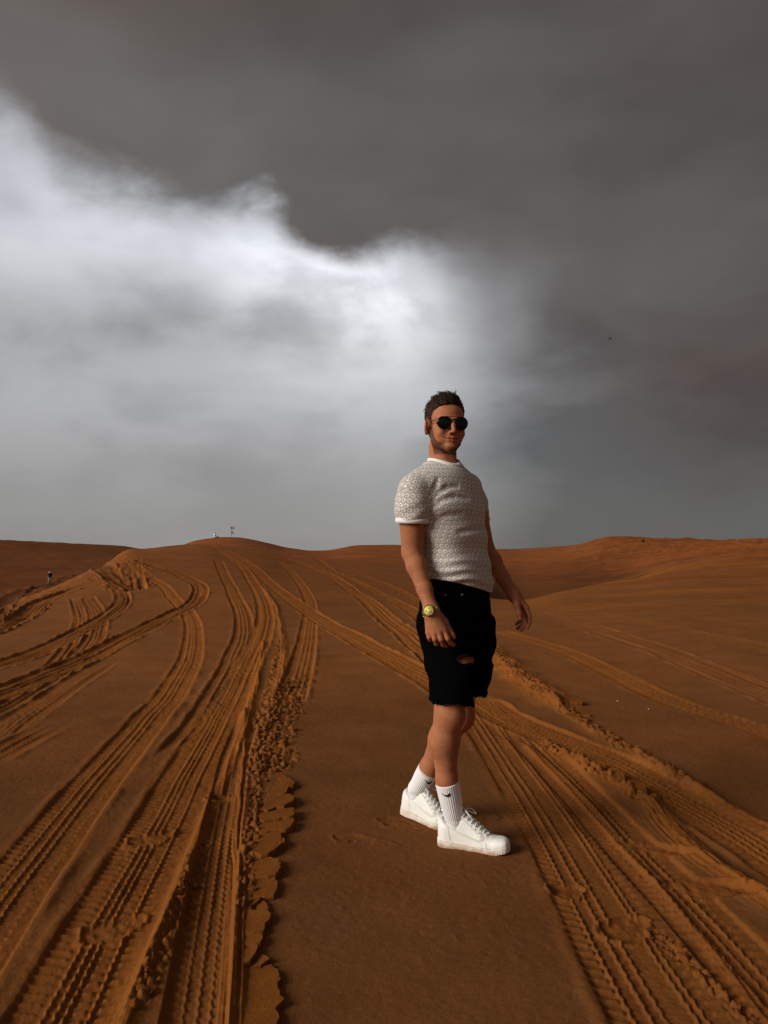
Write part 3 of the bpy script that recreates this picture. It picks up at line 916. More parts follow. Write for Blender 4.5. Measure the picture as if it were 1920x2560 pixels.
# ================================================================== THE MAN
BASE = np.array([0.30, 3.2, 0.0])
man = bpy.data.objects.new('person', None)
man.location = BASE
man.empty_display_size = 0.2
COL.objects.link(man)
man['label'] = 'man in patterned tee, ripped black shorts and sunglasses standing on the sand'
man['category'] = 'person'


def part(name, VF, material, parent=man, smooth=True, attrs=None, label=None, origin=BASE):
    V, F = VF
    me = mesh_from(name, np.asarray(V) - origin, F, smooth)
    for k, a in (attrs or {}).items():
        set_attr(me, k, a)
    o = add_obj(name, me, material, parent, label=label)
    return o


# ---- joints, read off the photograph with a depth for each
AL = math.radians
S_R = P(1033, 1222, 3.025); E_R = P(1031, 1380, 3.05); W_R = P(1078, 1524, 2.965)
S_L = P(1168, 1216, 3.27); E_L = P(1212, 1375, 3.35); W_L = P(1282, 1484, 3.24)
H_R = P(1106, 1540, 3.14); K_R = P(1124, 1785, 3.125); A_R = np.array([0.287, 3.208, 0.112]); TOP_R = P(1117.5, 1953, 3.18); CALF_R = P(1110, 1850, 3.16)
H_L = P(1174, 1540, 3.27); K_L = P(1150, 1790, 3.33); A_L = np.array([0.146, 3.512, 0.134]); TOP_L = A_L + (K_L - A_L) * .30; CALF_L = K_L + (A_L - K_L) * .30 + np.array([-.012, .012, 0])
N0 = P(1106, 1168, 3.17)


def lv(u, v, Y, a, b, al):
    p = P(u, v, Y)
    return (p[2], p[0], p[1], a, b, AL(al))


TORSO = Loft([
    lv(1108, 1166, 3.165, .070, .066, 42), lv(1108, 1180, 3.155, .118, .080, 42), lv(1108, 1198, 3.15, .158, .094, 42),
    lv(1110, 1225, 3.15, .176, .108, 42), lv(1116, 1262, 3.15, .176, .119, 43), lv(1124, 1310, 3.16, .163, .121, 45),
    lv(1132, 1360, 3.17, .153, .121, 46), lv(1139, 1410, 3.18, .150, .120, 47), lv(1142, 1455, 3.19, .152, .120, 48),
    lv(1139, 1500, 3.20, .160, .124, 49), lv(1138, 1545, 3.20, .166, .130, 50), lv(1140, 1590, 3.20, .155, .120, 50)])

# head frame
PSI = math.radians(15)
HF = np.array([math.sin(PSI), -math.cos(PSI), -0.05]); HF = unit(HF)
HLft = np.array([math.cos(PSI), math.sin(PSI), 0.0])
HUp = unit(np.cross(HLft, -HF)) if np.cross(HLft, -HF)[2] > 0 else unit(np.cross(-HF, HLft))
HLft = unit(np.cross(HF, HUp)) if np.cross(HF, HUp) @ HLft > 0 else unit(np.cross(HUp, HF))
H0 = P(1111.5, 1064, 3.14)
HR = np.array([HLft, HF, HUp])            # rows: his left, forward, up


def hd(x, y, z):
    """millimetres in the head frame -> world"""
    return H0 + (x * HLft + y * HF + z * HUp) * 0.001


def head_local(V):
    return ((np.asarray(V) - H0) @ HR.T) * 1000.0


def build_body():
    f = Field(graded(-0.02, 0.66, 0.0031, (0.17, 0.36), 0.0021), graded(2.83, 3.58, 0.0031, (3.0, 3.26), 0.0022), graded(0.0, 1.90, 0.0034, (1.52, 1.83), 0.0020))
    # torso
    sl, x, y, z = f.cut((-0.02, 2.8, 0.8), (0.66, 3.5, 1.60))
    f.F[sl] = smin(f.F[sl], TORSO.dist(x, y, z, -0.016), 0.01)
    # neck and shoulders
    f.chain([hd(0, -28, -40), hd(0, -32, -92), N0 + (0, 0, -.03)], [.046, .050, .060], .016)
    f.cap(hd(-26, 12, -85), N0 + np.array([0.02, -.045, -.01]), .018, .012, .03)
    f.cap(hd(26, 12, -85), N0 + np.array([0.04, -.03, -.01]), .018, .012, .03)
    f.cap(N0 + (0, .01, -.012), S_R + (0, 0.01, .0), .042, .038, .03)
    f.cap(N0 + (0, .01, -.012), S_L + (0, 0.0, .0), .042, .038, .03)
    # arms
    def arm(S, E, W, out):
        mid = S + (E - S) * .45
        f.chain([S, mid, E], [.050, .0545, .042], .014)
        q = E + (W - E) * .25
        q2 = E + (W - E) * .65
        f.chain([E, q + out * .005, q2, W], [.041, .0385, .0295, .0255], .014)
    arm(S_R, E_R, W_R, np.array([-.5, -.3, 0]))
    arm(S_L, E_L, W_L, np.array([.6, -.3, 0]))
    # right hand: back of the hand to the camera, fingers curling to the thigh
    def hr(x, y, dY=0.0):
        return P(1030 + x / 11.06, 1480 + y / 11.06, 2.945 + dY)
    wr = hr(535, 560, .012)
    kn = [hr(445, 1120, .016), hr(590, 1108, .004), hr(735, 1080, .0), hr(875, 1040, .004)]
    for q, r0 in zip(kn, (.0105, .012, .0125, .0125)):
        st = wr + (q - wr) * .12 + (q - (kn[1] + kn[2]) / 2) * .25
        f.cap(st, q, .0175, r0, .018)
    f.cap(W_R, wr, .0265, .0235, .02)
    f.cap(hr(600, 650, .012), hr(860, 960, .018), .016, .014, .02)
    fr = dict(k=.004)
    f.chain([kn[0], hr(476, 1255, .010), hr(505, 1330, .028)], [.0100, .0088, .0078], **fr)
    f.chain([kn[1], hr(630, 1300, -.004), hr(672, 1420, .016), hr(700, 1440, .03)], [.0112, .0098, .0088, .008], **fr)
    f.chain([kn[2], hr(800, 1310, -.006), hr(858, 1445, .016), hr(930, 1500, .034)], [.0115, .0100, .0090, .0078], **fr)
    f.chain([kn[3], hr(985, 1290, -.002), hr(1055, 1400, .014), hr(1150, 1465, .028)], [.0115, .0100, .0090, .0078], **fr)
    f.chain([hr(760, 660, .022), hr(905, 830, .024), hr(1030, 1060, .020), hr(1105, 1165, .018), hr(1160, 1250, .018)], [.016, .0135, .0105, .0095, .0078], k=.008)
    # left hand: thumb side to the camera, fingers hanging and curled
    def hl(x, y, dY=0.0):
        return P(1240 + x / 13.825, 1440 + y / 13.825, 3.235 + dY)
    wl = hl(600, 640)
    f.cap(W_L, wl, .0265, .0215, .02)
    kl = [hl(1035, 1085, -.006), hl(1005, 1130, .016), hl(970, 1135, .036), hl(925, 1120, .054)]
    for q, r0 in zip(kl, (.0125, .0125, .012, .0105)):
        f.cap(wl + (q - wl) * .22, q, .0185, r0, .018)
    f.chain([kl[0], hl(1150, 1370, -.006), hl(1150, 1590, -.004), hl(1095, 1780, .0)], [.0118, .0100, .0090, .0078], **fr)
    f.chain([kl[1], hl(1085, 1440, .020), hl(1020, 1690, .020), hl(870, 1860, .022)], [.0118, .0102, .0092, .0078], **fr)
    f.chain([kl[2], hl(1000, 1470, .042), hl(910, 1690, .042), hl(745, 1810, .042)], [.0112, .0098, .0088, .0076], **fr)
    f.chain([kl[3], hl(920, 1400, .058), hl(830, 1550, .058), hl(695, 1670, .056)], [.0100, .0086, .0078, .0068], **fr)
    f.chain([hl(640, 740, -.006), hl(725, 1010, -.022), hl(790, 1280, -.030), hl(838, 1470, -.032)], [.017, .0135, .0105, .0085], k=.010)
    # legs
    def leg(H, K, A, back, c1, c2):
        mid = H + (K - H) * .5
        f.chain([H, mid, K], [.060, .060, .056], .02)
        f.chain([K, c1, c2, A], [.053, .0580, .0390, .030], .035)
        f.ell(K - back * .016, (.036, .036, .048), None, .03)
    f.ell(P(1150, 1650, 3.115), (.055, .058, .09), None, .02)
    bR = np.array([-.80, .60, 0]); bL = np.array([-.64, .70, 0])
    leg(H_R, K_R, A_R, bR, CALF_R, TOP_R)
    leg(H_L, K_L, A_L, bL, CALF_L, TOP_L)
    for A, d in ((A_R, np.array([.92, -.39, 0])), (A_L, np.array([.80, -.58, -.1]))):
        f.chain([A, A + d * .03 + (0, 0, -.045), A + d * .13 + (0, 0, -.066)], [.030, .024, .020], .012)

    # head
    def he(c, r, k=12, op='add', tilt=None):
        R = HR
        if tilt is not None:
            axis, ang = tilt
            R = np.array(Matrix.Rotation(ang, 3, axis)) @ HR
        f.ell(hd(*c), [q * .001 for q in r], R, k * .001, op)

    def hc(a, b, ra, rb, k=10, op='add'):
        f.cap(hd(*a), hd(*b), ra * .001, rb * .001, k * .001, op)
    he((0, -8, 38), (75, 94, 74))
    he((0, 34, 30), (61, 56, 58), 16)
    he((0, 36, -24), (56, 54, 60), 16)
    for s_ in (-1, 1):
        he((s_ * 42, 50, -20), (22, 28, 20), 18)
        hc((s_ * 54, 2, -40), (s_ * 43, 22, -72), 14, 13, 24)
        hc((s_ * 43, 22, -72), (s_ * 12, 80, -100), 13, 13, 22)
        he((s_ * 30, 68, -58), (18, 20, 18), 16)
        hc((s_ * 46, 79, 19), (s_ * 12, 90, 17), 6, 6, 14)
        he((s_ * 32, 102, 0), (17, 9, 10), 12, 'sub')
        he((s_ * 10.8, 101, -38), (7.5, 10, 7), 5)
        # ears
        he((s_ * 78, -8, -10), (7, 19, 30), 8, tilt=('Z', s_ * 0.40))
        he((s_ * 71, -4, -12), (8, 12, 22), 8)
        he((s_ * 87, 0, -7), (4.5, 8, 15), 5, 'sub', tilt=('Z', s_ * 0.40))
        he((s_ * 78, 4, -33), (5.5, 9, 10), 6)
    he((0, 80, -97), (22, 18, 17), 14)
    he((0, 76, -62), (31, 24, 25), 14)
    hc((0, 93, 12), (0, 104, -12), 7.5, 8.5, 8)
    hc((0, 104, -12), (0, 113, -34), 7.8, 8.6, 8)
    for s_ in (-1, 1):
        he((s_ * 6.5, 107, -45), (4.2, 5.0, 3.4), 3, 'sub')
        hc((s_ * 1, 99.5, -59.5), (s_ * 16, 96.0, -60), 3.6, 3.2, 5)
        hc((s_ * 16, 96.0, -60), (s_ * 31, 86, -58.5), 3.2, 2.0, 5)
        hc((s_ * 0, 98.5, -70), (s_ * 14, 95.5, -68.5), 4.8, 4.0, 6)
        hc((s_ * 14, 95.5, -68.5), (s_ * 28, 86.5, -61.5), 4.0, 2.0, 5)
        hc((s_ * 0, 102.5, -65.0), (s_ * 16, 99.0, -63.8), 2.2, 2.1, 3, 'sub')
        hc((s_ * 16, 99.0, -63.8), (s_ * 36, 85.5, -57.0), 2.1, 2.4, 4, 'sub')
        he((s_ * 44, 74, -40), (16, 16, 14), 16)
        he((s_ * 40, 42, -52), (15, 30, 28), 20)
    return f.mesh()


bV, bF = build_body()
loc = head_local(bV)
# skin colouring: face, lips, stubble
N_ = len(bV)
skin = np.tile(np.array([0.46, 0.172, 0.078]), (N_, 1))
nz = fbm(bV[:, 0] * 40 + bV[:, 1] * 17, bV[:, 2] * 40, 5, 3)
skin *= (1 + 0.16 * nz)[:, None]
isface = (loc[:, 2] > -125) & (np.abs(loc[:, 0]) < 100) & (np.abs(loc[:, 1]) < 140)
lx, ly, lz = loc.T
zb = np.interp(ly, [-20, 0, 16, 28, 42, 60, 76, 92], [-36, -26, 8, -10, -46, -72, -85, -93])
beard = sstep(-11, 11, zb - lz + 7 * fbm(lx / 6, lz / 6, 9, 3)) * isface * sstep(-128, -114, lz) * sstep(-6, 10, ly)
mcur = -65.0 + 0.0062 * lx ** 2                                     # the closed, smiling mouth
wl_ = np.clip(1 - (lx / 31.0) ** 2, 0, 1)
mous = isface * sstep(46, 50, -lz) * (1 - sstep(56, 61, -lz)) * (1 - sstep(22, 34, np.abs(lx))) * (ly > 84) * 0.22
goat = isface * sstep(-2, 6, -85 - lz) * (ly > 60) * 0.25
lip = isface * (ly > 80) * sstep(0, 1.5, lz - mcur + 8.5 * wl_) * sstep(0, 1.5, mcur + 5.0 * wl_ - lz) * sstep(.02, .2, wl_)
crease = isface * (ly > 78) * (1 - sstep(1.0, 2.6, np.abs(lz - mcur))) * (1 - sstep(30, 36, np.abs(lx)))  # shade in the mouth crease, painted into the skin colour
ear = isface * sstep(74, 79, np.abs(lx))
skin = skin * (1 - 0.35 * ear[:, None]) + 0.35 * ear[:, None] * np.array([.50, .13, .075])
skin = skin * (1 - lip[:, None]) + lip[:, None] * np.array([.36, .085, .05])
skin = skin * (1 - .8 * crease[:, None]) + .8 * crease[:, None] * np.array([.10, .022, .014])
zhl = np.interp(ly, [-100, -60, -32, -22, -10, 2, 10, 20, 27, 34, 44, 54, 64, 76, 90], [-52, -50, -36, 6, 24, 24, 6, 0, 2, 26, 52, 70, 84, 84, 80])
scalp = isface * sstep(-13, 5, lz - zhl + 5 * fbm(lx / 4, lz / 4, 19, 3)) * (np.abs(lx) < 77) * (lz > -30)
skin = skin * (1 - .9 * scalp[:, None]) + .9 * scalp[:, None] * np.array([.030, .016, .010])
bm_ = np.clip(np.maximum(np.maximum(beard * .86, mous), goat), 0, 1)[:, None]
skin = skin * (1 - bm_) + bm_ * np.array([.075, .032, .016])
# a rosier tint on fingers
knu = sstep(0, .04, W_R[2] - .05 - bV[:, 2]) * (bV[:, 2] > .85) * (bV[:, 1] < 3.0)
knu = np.maximum(knu, sstep(0, .04, W_L[2] - .06 - bV[:, 2]) * (bV[:, 0] > .52) * (bV[:, 2] > .8))
skin = skin * (1 - .35 * knu[:, None]) + .35 * knu[:, None] * np.array([.50, .15, .075])
SKINC = np.hstack([skin, np.ones((N_, 1))])


def skin_material():
    m, nb, b = principled('skin', rough=0.6, spec=0.18)
    col = nb.attr('tone', 'Color')
    geo = nb.add('ShaderNodeNewGeometry').outputs['Position']
    n = nb.noise(geo, 170, 3, 0.6)
    hairs = nb.noise(nb.vm('MULTIPLY', geo, (420, 420, 70)), 1.0, 3, 0.7)
    limb = nb.mr(nb.sep(geo)[2], 1.25, 1.35, 1, 0)
    col = nb.mix(nb.m('MULTIPLY', nb.mr(hairs, 0.50, 0.72, 0, 0.6), limb), col, (0.10, 0.035, 0.018))
    c = nb.mix(nb.mr(n, 0.3, 0.75, 0.0, 0.28), col, nb.mix(0.6, col, (0.16, 0.05, 0.025)))
    nb.put(b.inputs['Base Color'], c)
    b.inputs['Subsurface Weight'].default_value = 0.10
    b.inputs['Subsurface Radius'].default_value = (0.010, 0.004, 0.002)
    b.inputs['Subsurface Scale'].default_value = 0.6
    bump(nb, b, n, 0.12, 0.002)
    return m


SKIN = skin_material()
body = part('body', (bV, bF), SKIN, attrs={'tone': SKINC})

# ---- T-shirt
SL_END_R = P(1031, 1306, 3.035)
SL_END_L = P(1187, 1306, 3.335)
ARM_R = unit(SL_END_R - S_R); ARM_L = unit(SL_END_L - S_L)
HEM_A = P(1066, 1446, 3.1); HEM_B = P(1232, 1484, 3.1)


def hem_z(x):
    t = np.clip((x - HEM_A[0]) / (HEM_B[0] - HEM_A[0]), -.2, 1.1)
    return HEM_A[2] + (HEM_B[2] - HEM_A[2]) * np.clip(t, 0, 1) ** 1.6


def torso_pt(u, v, lift=0.0):
    Y = np.arange(2.9, 3.4, .002)
    r = ray(u, v)
    d = TORSO.dist(r[0] * Y, Y, CAM_H + r[2] * Y, .010)
    k = int(np.argmax(d < 0)) if (d < 0).any() else 100
    return np.array([r[0] * (Y[k] - lift), Y[k] - lift, CAM_H + r[2] * (Y[k] - lift)])


def build_shirt():
    f = Field(graded(-0.03, 0.52, 0.0032), graded(2.90, 3.48, 0.0032), graded(0.95, 1.60, 0.0032))
    sl, x, y, z = f.cut((-1, 0, 0), (9, 9, 9))
    pr, pf, a, b = TORSO.local(x, y, z)
    th = np.arctan2(pf / b, pr / a)              # 0 at his right side, + to the front
    zz = np.broadcast_to(z, th.shape)
    hem = np.broadcast_to(hem_z(x), th.shape)
    up = zz - hem
    d = TORSO.dist(x, y, z, 0.010)
    # loose cloth: folds pulled from the armpit, bunched folds over the hem
    d = d - 0.010 * np.exp(-((up - 0.035) / 0.035) ** 2)
    fold = 0.0055 * np.sin(2 * np.pi * (up / 0.036 + 0.55 * np.sin(th * 1.7 + 1.0) + 0.25 * np.sin(th * 4.1)))
    d = d + fold * np.exp(-(up / 0.085) ** 2) * (0.6 + 0.4 * np.sin(th * 2.3))
    d = d + 0.004 * np.sin(2 * np.pi * (up / 0.115 + 0.22 * np.sin(th * 2 + .6))) * sstep(0.05, 0.12, up) * (1 - sstep(.26, .34, up))
    d = d + 0.0035 * np.sin(5.0 * th + 9 * up) * np.exp(-((up - 0.12) / 0.08) ** 2)
    f.F[sl] = d
    f.cap(N0 + (0, .012, -.012), S_R + (0, .008, .004), .054, .052, .05)
    f.cap(N0 + (0, .012, -.012), S_L + (0, 0, .004), .054, .052, .05)
    # chest fold towards the armpit
    for uvs, dp in (([(1080, 1256), (1096, 1232), (1118, 1217), (1146, 1214)], .0035), ([(1081, 1268), (1104, 1250), (1138, 1240), (1172, 1246)], .0018),
                    ([(1083, 1306), (1118, 1290), (1160, 1284)], .0010), ([(1080, 1236), (1090, 1216), (1096, 1196)], .0015), ([(1150, 1330), (1190, 1322), (1212, 1322)], .0010)):
        f.chain([torso_pt(u, v, .010 - dp) for u, v in uvs], [.008] + [.010] * (len(uvs) - 2) + [.007], .012, 'sub')
        if dp > 1:
            f.chain([torso_pt(u + 2, v + 9, -.006) for u, v in uvs], [.0055] + [.0075] * (len(uvs) - 2) + [.005], .016)
    tor = f.F.copy()
    g = np.full_like(tor, 0.5)
    for S, En, ax, tip in ((S_R, SL_END_R, ARM_R, SL_END_R), (S_L, SL_END_L, ARM_L, SL_END_L)):
        c = smin(cap_d(x, y, z, S + ax * .008, (S + En) / 2, .0600, .0665), cap_d(x, y, z, (S + En) / 2, En + ax * .02, .0665, .0660), .03)
        run = (x - En[0]) * ax[0] + (y - En[1]) * ax[1] + (z - En[2]) * ax[2]
        wr = 0.0016 * np.sin(run / 0.030 * 2 * np.pi * .5 + 3 * x / .05) * sstep(-.12, -.05, run)
        c = smax(c + wr, run, 0.003)
        inner = smin(cap_d(x, y, z, S, (S + En) / 2, .055, .061), cap_d(x, y, z, (S + En) / 2, En + ax * .04, .063, .0605), .03)
        # hollow only near the cuff
        c = smax(c, -np.where(run > -0.03, inner + .002, 0.5), 0.002)
        g = np.minimum(g, c)
    allf = smin(tor, g, 0.016)
    # hem cut and hollow skirt of the shirt
    allf = smax(allf, np.broadcast_to(hem - zz, allf.shape), 0.004)
    core = TORSO.dist(x, y, z, 0.003)
    allf = smax(allf, -np.where(up < 0.05, core, 0.5), 0.002)
    # neck opening
    nk = cap_d(x, y, z, N0 + np.array([.014, -.022, -.042]), N0 + np.array([.0, .0, .12]), .0560, .067)
    allf = smax(allf, -nk, 0.004)
    f.F = allf
    V, F = f.mesh()
    # which cloth panel a point belongs to, and a flat pattern coordinate on it
    x, y, z = V.T
    dt = TORSO.dist(x, y, z, .010)
    pr, pf, a, b = TORSO.local(x, y, z)
    th = np.arctan2(pf / b, pr / a)
    uv = np.stack([th * .155, z, np.zeros_like(z)], 1)
    for S, En, ax in ((S_R, SL_END_R, ARM_R), (S_L, SL_END_L, ARM_L)):
        dc = cap_d(x, y, z, S, En, .070, .067)
        m = (dc < dt - 0.004)
        e1 = unit(np.cross(ax, [0, 1, 0])); e2 = np.cross(ax, e1)
        q = V - S
        an = np.arctan2(q @ e2, q @ e1)
        uv[m] = np.stack([an * .068, -(q @ ax), np.zeros_like(an)], 1)[m]
        m2 = ((q @ ax) < .012) & (np.linalg.norm(q, axis=1) < .085)
        uv[m2] = np.stack([q @ np.array([.80, .60, 0]), q @ unit([-.3, .5, .8]), np.zeros_like(an)], 1)[m2]
    return V, F, uv


def shirt_material():
    m, nb, b = principled('printed_jersey', rough=0.9, spec=0.15)
    uv = nb.attr('cloth', 'Vector')
    geo0 = nb.add('ShaderNodeNewGeometry').outputs['Position']
    wv = nb.noise(geo0, 9.0, 2, 0.5, 0.0, 'Color')
    uv = nb.vm('ADD', uv, nb.vm('SCALE', nb.vm('SUBTRACT', wv, (0.5, 0.5, 0.5)), scale=0.022))
    u, v, _ = nb.sep(uv)[:3]
    CU, CV = 0.0238, 0.0186
    vv = nb.m('DIVIDE', v, CV)
    row = nb.m('FLOOR', vv)
    odd = nb.m('MODULO', nb.m('ABSOLUTE', row), 2.0)
    uu = nb.m('ADD', nb.m('DIVIDE', u, CU), nb.m('MULTIPLY', odd, 0.5))
    fx = nb.m('SUBTRACT', nb.m('FRACT', uu), 0.5)            # -.5 .. .5
    fy = nb.m('FRACT', vv)                                   # 0 .. 1

    def band(val, centre, half, soft=0.05):
        return nb.mr(nb.m('ABSOLUTE', nb.m('SUBTRACT', val, centre)), half, half + soft, 1, 0, 'SMOOTHSTEP')
    ax_ = nb.m('ABSOLUTE', nb.m('ADD', fx, 0.02))
    # each little cube: a white gable, heavier on the left, over a dark lozenge; strokes on its two faces
    roof = nb.m('SUBTRACT', 0.90, nb.m('MULTIPLY', ax_, 0.95))
    wid = nb.mr(fx, -0.34, 0.30, 0.13, 0.045)
    cap_ = nb.m('MULTIPLY', nb.mr(nb.m('SUBTRACT', nb.m('ABSOLUTE', nb.m('SUBTRACT', fy, roof)), wid), 0.0, 0.05, 1, 0), nb.mr(ax_, 0.33, 0.42, 1, 0))
    loz = nb.mr(nb.m('ADD', nb.m('MULTIPLY', ax_, 2.6), nb.m('ABSOLUTE', nb.m('MULTIPLY', nb.m('SUBTRACT', fy, 0.60), 4.5))), 0.40, 0.55, 1, 0)
    strokeL = nb.m('MULTIPLY', band(fx, -0.27, 0.055, 0.05), band(fy, 0.36, 0.17, 0.08))
    footL = nb.m('MULTIPLY', band(fx, -0.14, 0.11, 0.05), band(nb.m('ADD', fy, nb.m('MULTIPLY', fx, 0.7)), 0.12, 0.05, 0.05))
    strokeR = nb.m('MULTIPLY', band(fx, 0.16, 0.045, 0.04), band(fy, 0.33, 0.13, 0.08))
    footR = nb.m('MULTIPLY', band(fx, 0.24, 0.08, 0.05), band(nb.m('SUBTRACT', fy, nb.m('MULTIPLY', fx, 0.6)), 0.06, 0.045, 0.05))
    white = nb.m('MAXIMUM', nb.m('MAXIMUM', cap_, nb.m('MULTIPLY', strokeL, 0.9)), nb.m('MAXIMUM', nb.m('MULTIPLY', footL, 0.8), nb.m('MULTIPLY', nb.m('MAXIMUM', strokeR, footR), 0.6)))
    edge_ = nb.m('ABSOLUTE', nb.m('SUBTRACT', fy, nb.m('MULTIPLY', nb.m('MULTIPLY', fx, fx), 1.4)))
    line = nb.mr(edge_, 0.05, 0.13, 1, 0, 'SMOOTHSTEP')
    geo = nb.add('ShaderNodeNewGeometry').outputs['Position']
    n = nb.noise(geo, 420, 2, 0.6)
    c = nb.mix(line, (0.49, 0.455, 0.405), (0.31, 0.28, 0.24))
    c = nb.mix(loz, c, (0.27, 0.23, 0.185))
    c = nb.mix(white, c, (0.92, 0.86, 0.78))
    c = nb.mix(nb.mr(n, 0.35, 0.7, 0, 0.25), c, nb.mix(0.5, c, (0.3, 0.26, 0.22)))
    nb.put(b.inputs['Base Color'], c)
    b.inputs['Sheen Weight'].default_value = 0.15
    bump(nb, b, n, 0.25, 0.0015)
    return m


sV, sF, sUV = build_shirt()
SHIRT = shirt_material()
shirt = part('t_shirt', (sV, sF), SHIRT, attrs={'cloth': sUV}, label='beige tee with an all-over white scale print')
WHITE, wnb, wb = principled('white_rib', (0.86, 0.83, 0.79), 0.85, 0.2)
bump(wnb, wb, wnb.noise(wnb.add('ShaderNodeNewGeometry').outputs['Position'], 500, 2), 0.2, 0.001)


def ring_band(centre, axis, e1, r1, r2, w0, w1, th, n=64, wob=0.0, dip=None, flare=0.0):
    """a ribbed band of cloth: rectangular section swept round an ellipse; w0..w1 along the axis"""
    axis = unit(axis); e1 = unit(np.asarray(e1) - axis * (np.asarray(e1) @ axis)); e2 = np.cross(axis, e1)
    V = []
    sec = [(w0, 0), (w0, th), ((w0 + w1) / 2, th * 1.35), (w1, th), (w1, 0)]
    for k in range(n):
        t = 2 * math.pi * k / n
        c, s_ = math.cos(t), math.sin(t)
        dz = dip(t) if dip else 0.0
        for w, o in sec:
            fl = flare * (w - w0) / (w1 - w0)
            V.append(centre + e1 * c * (r1 + o + fl) + e2 * s_ * (r2 + o + fl) + axis * (w + dz + wob * math.sin(5 * t)))
    m = len(sec)
    F = [(k * m + i, ((k + 1) % n) * m + i, ((k + 1) % n) * m + (i + 1) % m, k * m + (i + 1) % m) for k in range(n) for i in range(m)]
    return np.array(V), F


part('cuff', ring_band(SL_END_R, ARM_R, [0, 1, 0], .0605, .0605, -.017, .003, .006), WHITE, shirt, label='white ribbed cuff of the sleeve towards the camera')
part('cuff', ring_band(SL_END_L, ARM_L, [0, 1, 0], .0605, .0605, -.017, .003, .006), WHITE, shirt)
# collar: follows where the neck opening meets the shirt
COL_C = P(1105, 1154, 3.155)
nax = unit([-.02, .03, 1.0])


def collar_mesh():
    fwd = np.array([math.sin(AL(38)), -math.cos(AL(38)), 0]); rgt = np.array([-math.cos(AL(38)), -math.sin(AL(38)), 0])
    V = []
    n = 72
    tree_pts = sV
    for k in range(n):
        t = 2 * math.pi * k / n
        dirv = fwd * math.cos(t) + rgt * math.sin(t)
        # walk down along the opening wall to the shirt's edge in this direction
        c = np.array([N0[0] + .003, N0[1] - .008, 0])
        q = tree_pts[:, :2] - c[:2]
        along = q @ dirv[:2]; side = np.abs(q @ np.array([-dirv[1], dirv[0]]))
        m = (along > .045) & (along < .085) & (side < .008) & (tree_pts[:, 2] > N0[2] - .12)
        zt = tree_pts[m, 2].max() if m.any() else N0[2]
        ra = along[m][np.argmax(tree_pts[m, 2])] if m.any() else .06
        V.append((ra, zt, dirv))
    ra = np.array([v[0] for v in V]); zt = np.array([v[1] for v in V])
    for _ in range(10):
        ra = (np.roll(ra, 1) + 2 * ra + np.roll(ra, -1)) / 4; zt = (np.roll(zt, 1) + 2 * zt + np.roll(zt, -1)) / 4
    W = []
    for k in range(n):
        dirv = V[k][2]
        b = np.array([N0[0] + .003, N0[1] - .008, 0])
        for o, h in ((.011, -.013), (.0115, -.004), (.004, .0065), (-.003, .008), (-.005, .0), (.004, -.012)):
            W.append(b + dirv * (ra[k] + o - .002) + np.array([0, 0, zt[k] + h]))
    m = 6
    F = [(k * m + i, ((k + 1) % n) * m + i, ((k + 1) % n) * m + (i + 1) % m, k * m + (i + 1) % m) for k in range(n) for i in range(m)]
    return np.array(W), F


part('collar', collar_mesh(), WHITE, shirt, label='white ribbed crew collar')

# ---- shorts
PELV = Loft([lv(1140, 1440, 3.19, .152, .116, 48), lv(1138, 1480, 3.20, .160, .124, 49), lv(1138, 1520, 3.20, .166, .132, 50),
             lv(1138, 1560, 3.20, .166, .134, 50), lv(1140, 1600, 3.20, .150, .124, 50), lv(1141, 1640, 3.2, .12, .10, 50)])
LEG_R = Loft([lv(1106, 1540, 3.14, .085, .112, 54), lv(1115, 1600, 3.135, .085, .112, 58), lv(1126, 1655, 3.125, .080, .110, 62),
              lv(1128, 1720, 3.115, .076, .092, 60), lv(1133, 1790, 3.11, .075, .089, 60)])
LEG_L = Loft([lv(1178, 1540, 3.27, .085, .108, 50), lv(1182, 1600, 3.285, .085, .102, 50), lv(1181, 1660, 3.30, .080, .094, 50),
              lv(1172, 1720, 3.32, .075, .086, 48), lv(1164, 1790, 3.335, .073, .084, 48)])


def build_shorts():
    f = Field(graded(0.08, 0.53, 0.0032), graded(2.93, 3.50, 0.0032), graded(0.52, 1.13, 0.0032))
    sl, x, y, z = f.cut((-1, 0, 0), (9, 9, 9))
    pe = PELV.dist(x, y, z, .004)
    zz = np.broadcast_to(z, pe.shape)
    out = pe
    inn = TORSO.dist(x, y, z, .002)
    for L, hv, Yh, sl_ in ((LEG_R, 1756, 3.11, -.05), (LEG_L, 1733, 3.33, .0)):
        pr, pf, a, b = L.local(x, y, z)
        th = np.arctan2(pf, pr)
        hz = P(1130, hv, Yh)[2]
        h = hz + 0.006 * np.sin(th * 3) + 0.003 * np.sin(th * 11) + sl_ * (x - .29) + 0.002 * np.sin(th * 29)
        d = L.dist(x, y, z) + 0.0022 * np.sin(3 * th + zz * 45) + 0.0016 * np.sin(2 * np.pi * zz / .08 + 2 * th)
        d = d - 0.005 * np.exp(-((zz - h - .006) / .006) ** 2)            # rolled, frayed hem
        lo = smax(d, h - zz, 0.003)
        hollow = d + .0075
        lo = smax(lo, -np.where(zz < h + .09, hollow, 0.5), 0.003)
        out = smin(out, lo, 0.03)
    top = P(1140, 1447, 3.15)[2]
    out = smax(out, zz - top, 0.003)
    f.F = out.astype(np.float32)
    # torn openings over the thighs
    f.ell(P(1164, 1650, 3.03), (.036, .075, .021), None, .003, 'sub')
    f.ell(P(1184, 1654, 3.05), (.024, .085, .015), None, .003, 'sub')
    f.ell(P(1236, 1648, 3.27), (.014, .09, .020), None, .004, 'sub')
    f.ell(P(1040, 1580, 3.10), (.010, .05, .004), None, .003, 'sub')
    return f.mesh()


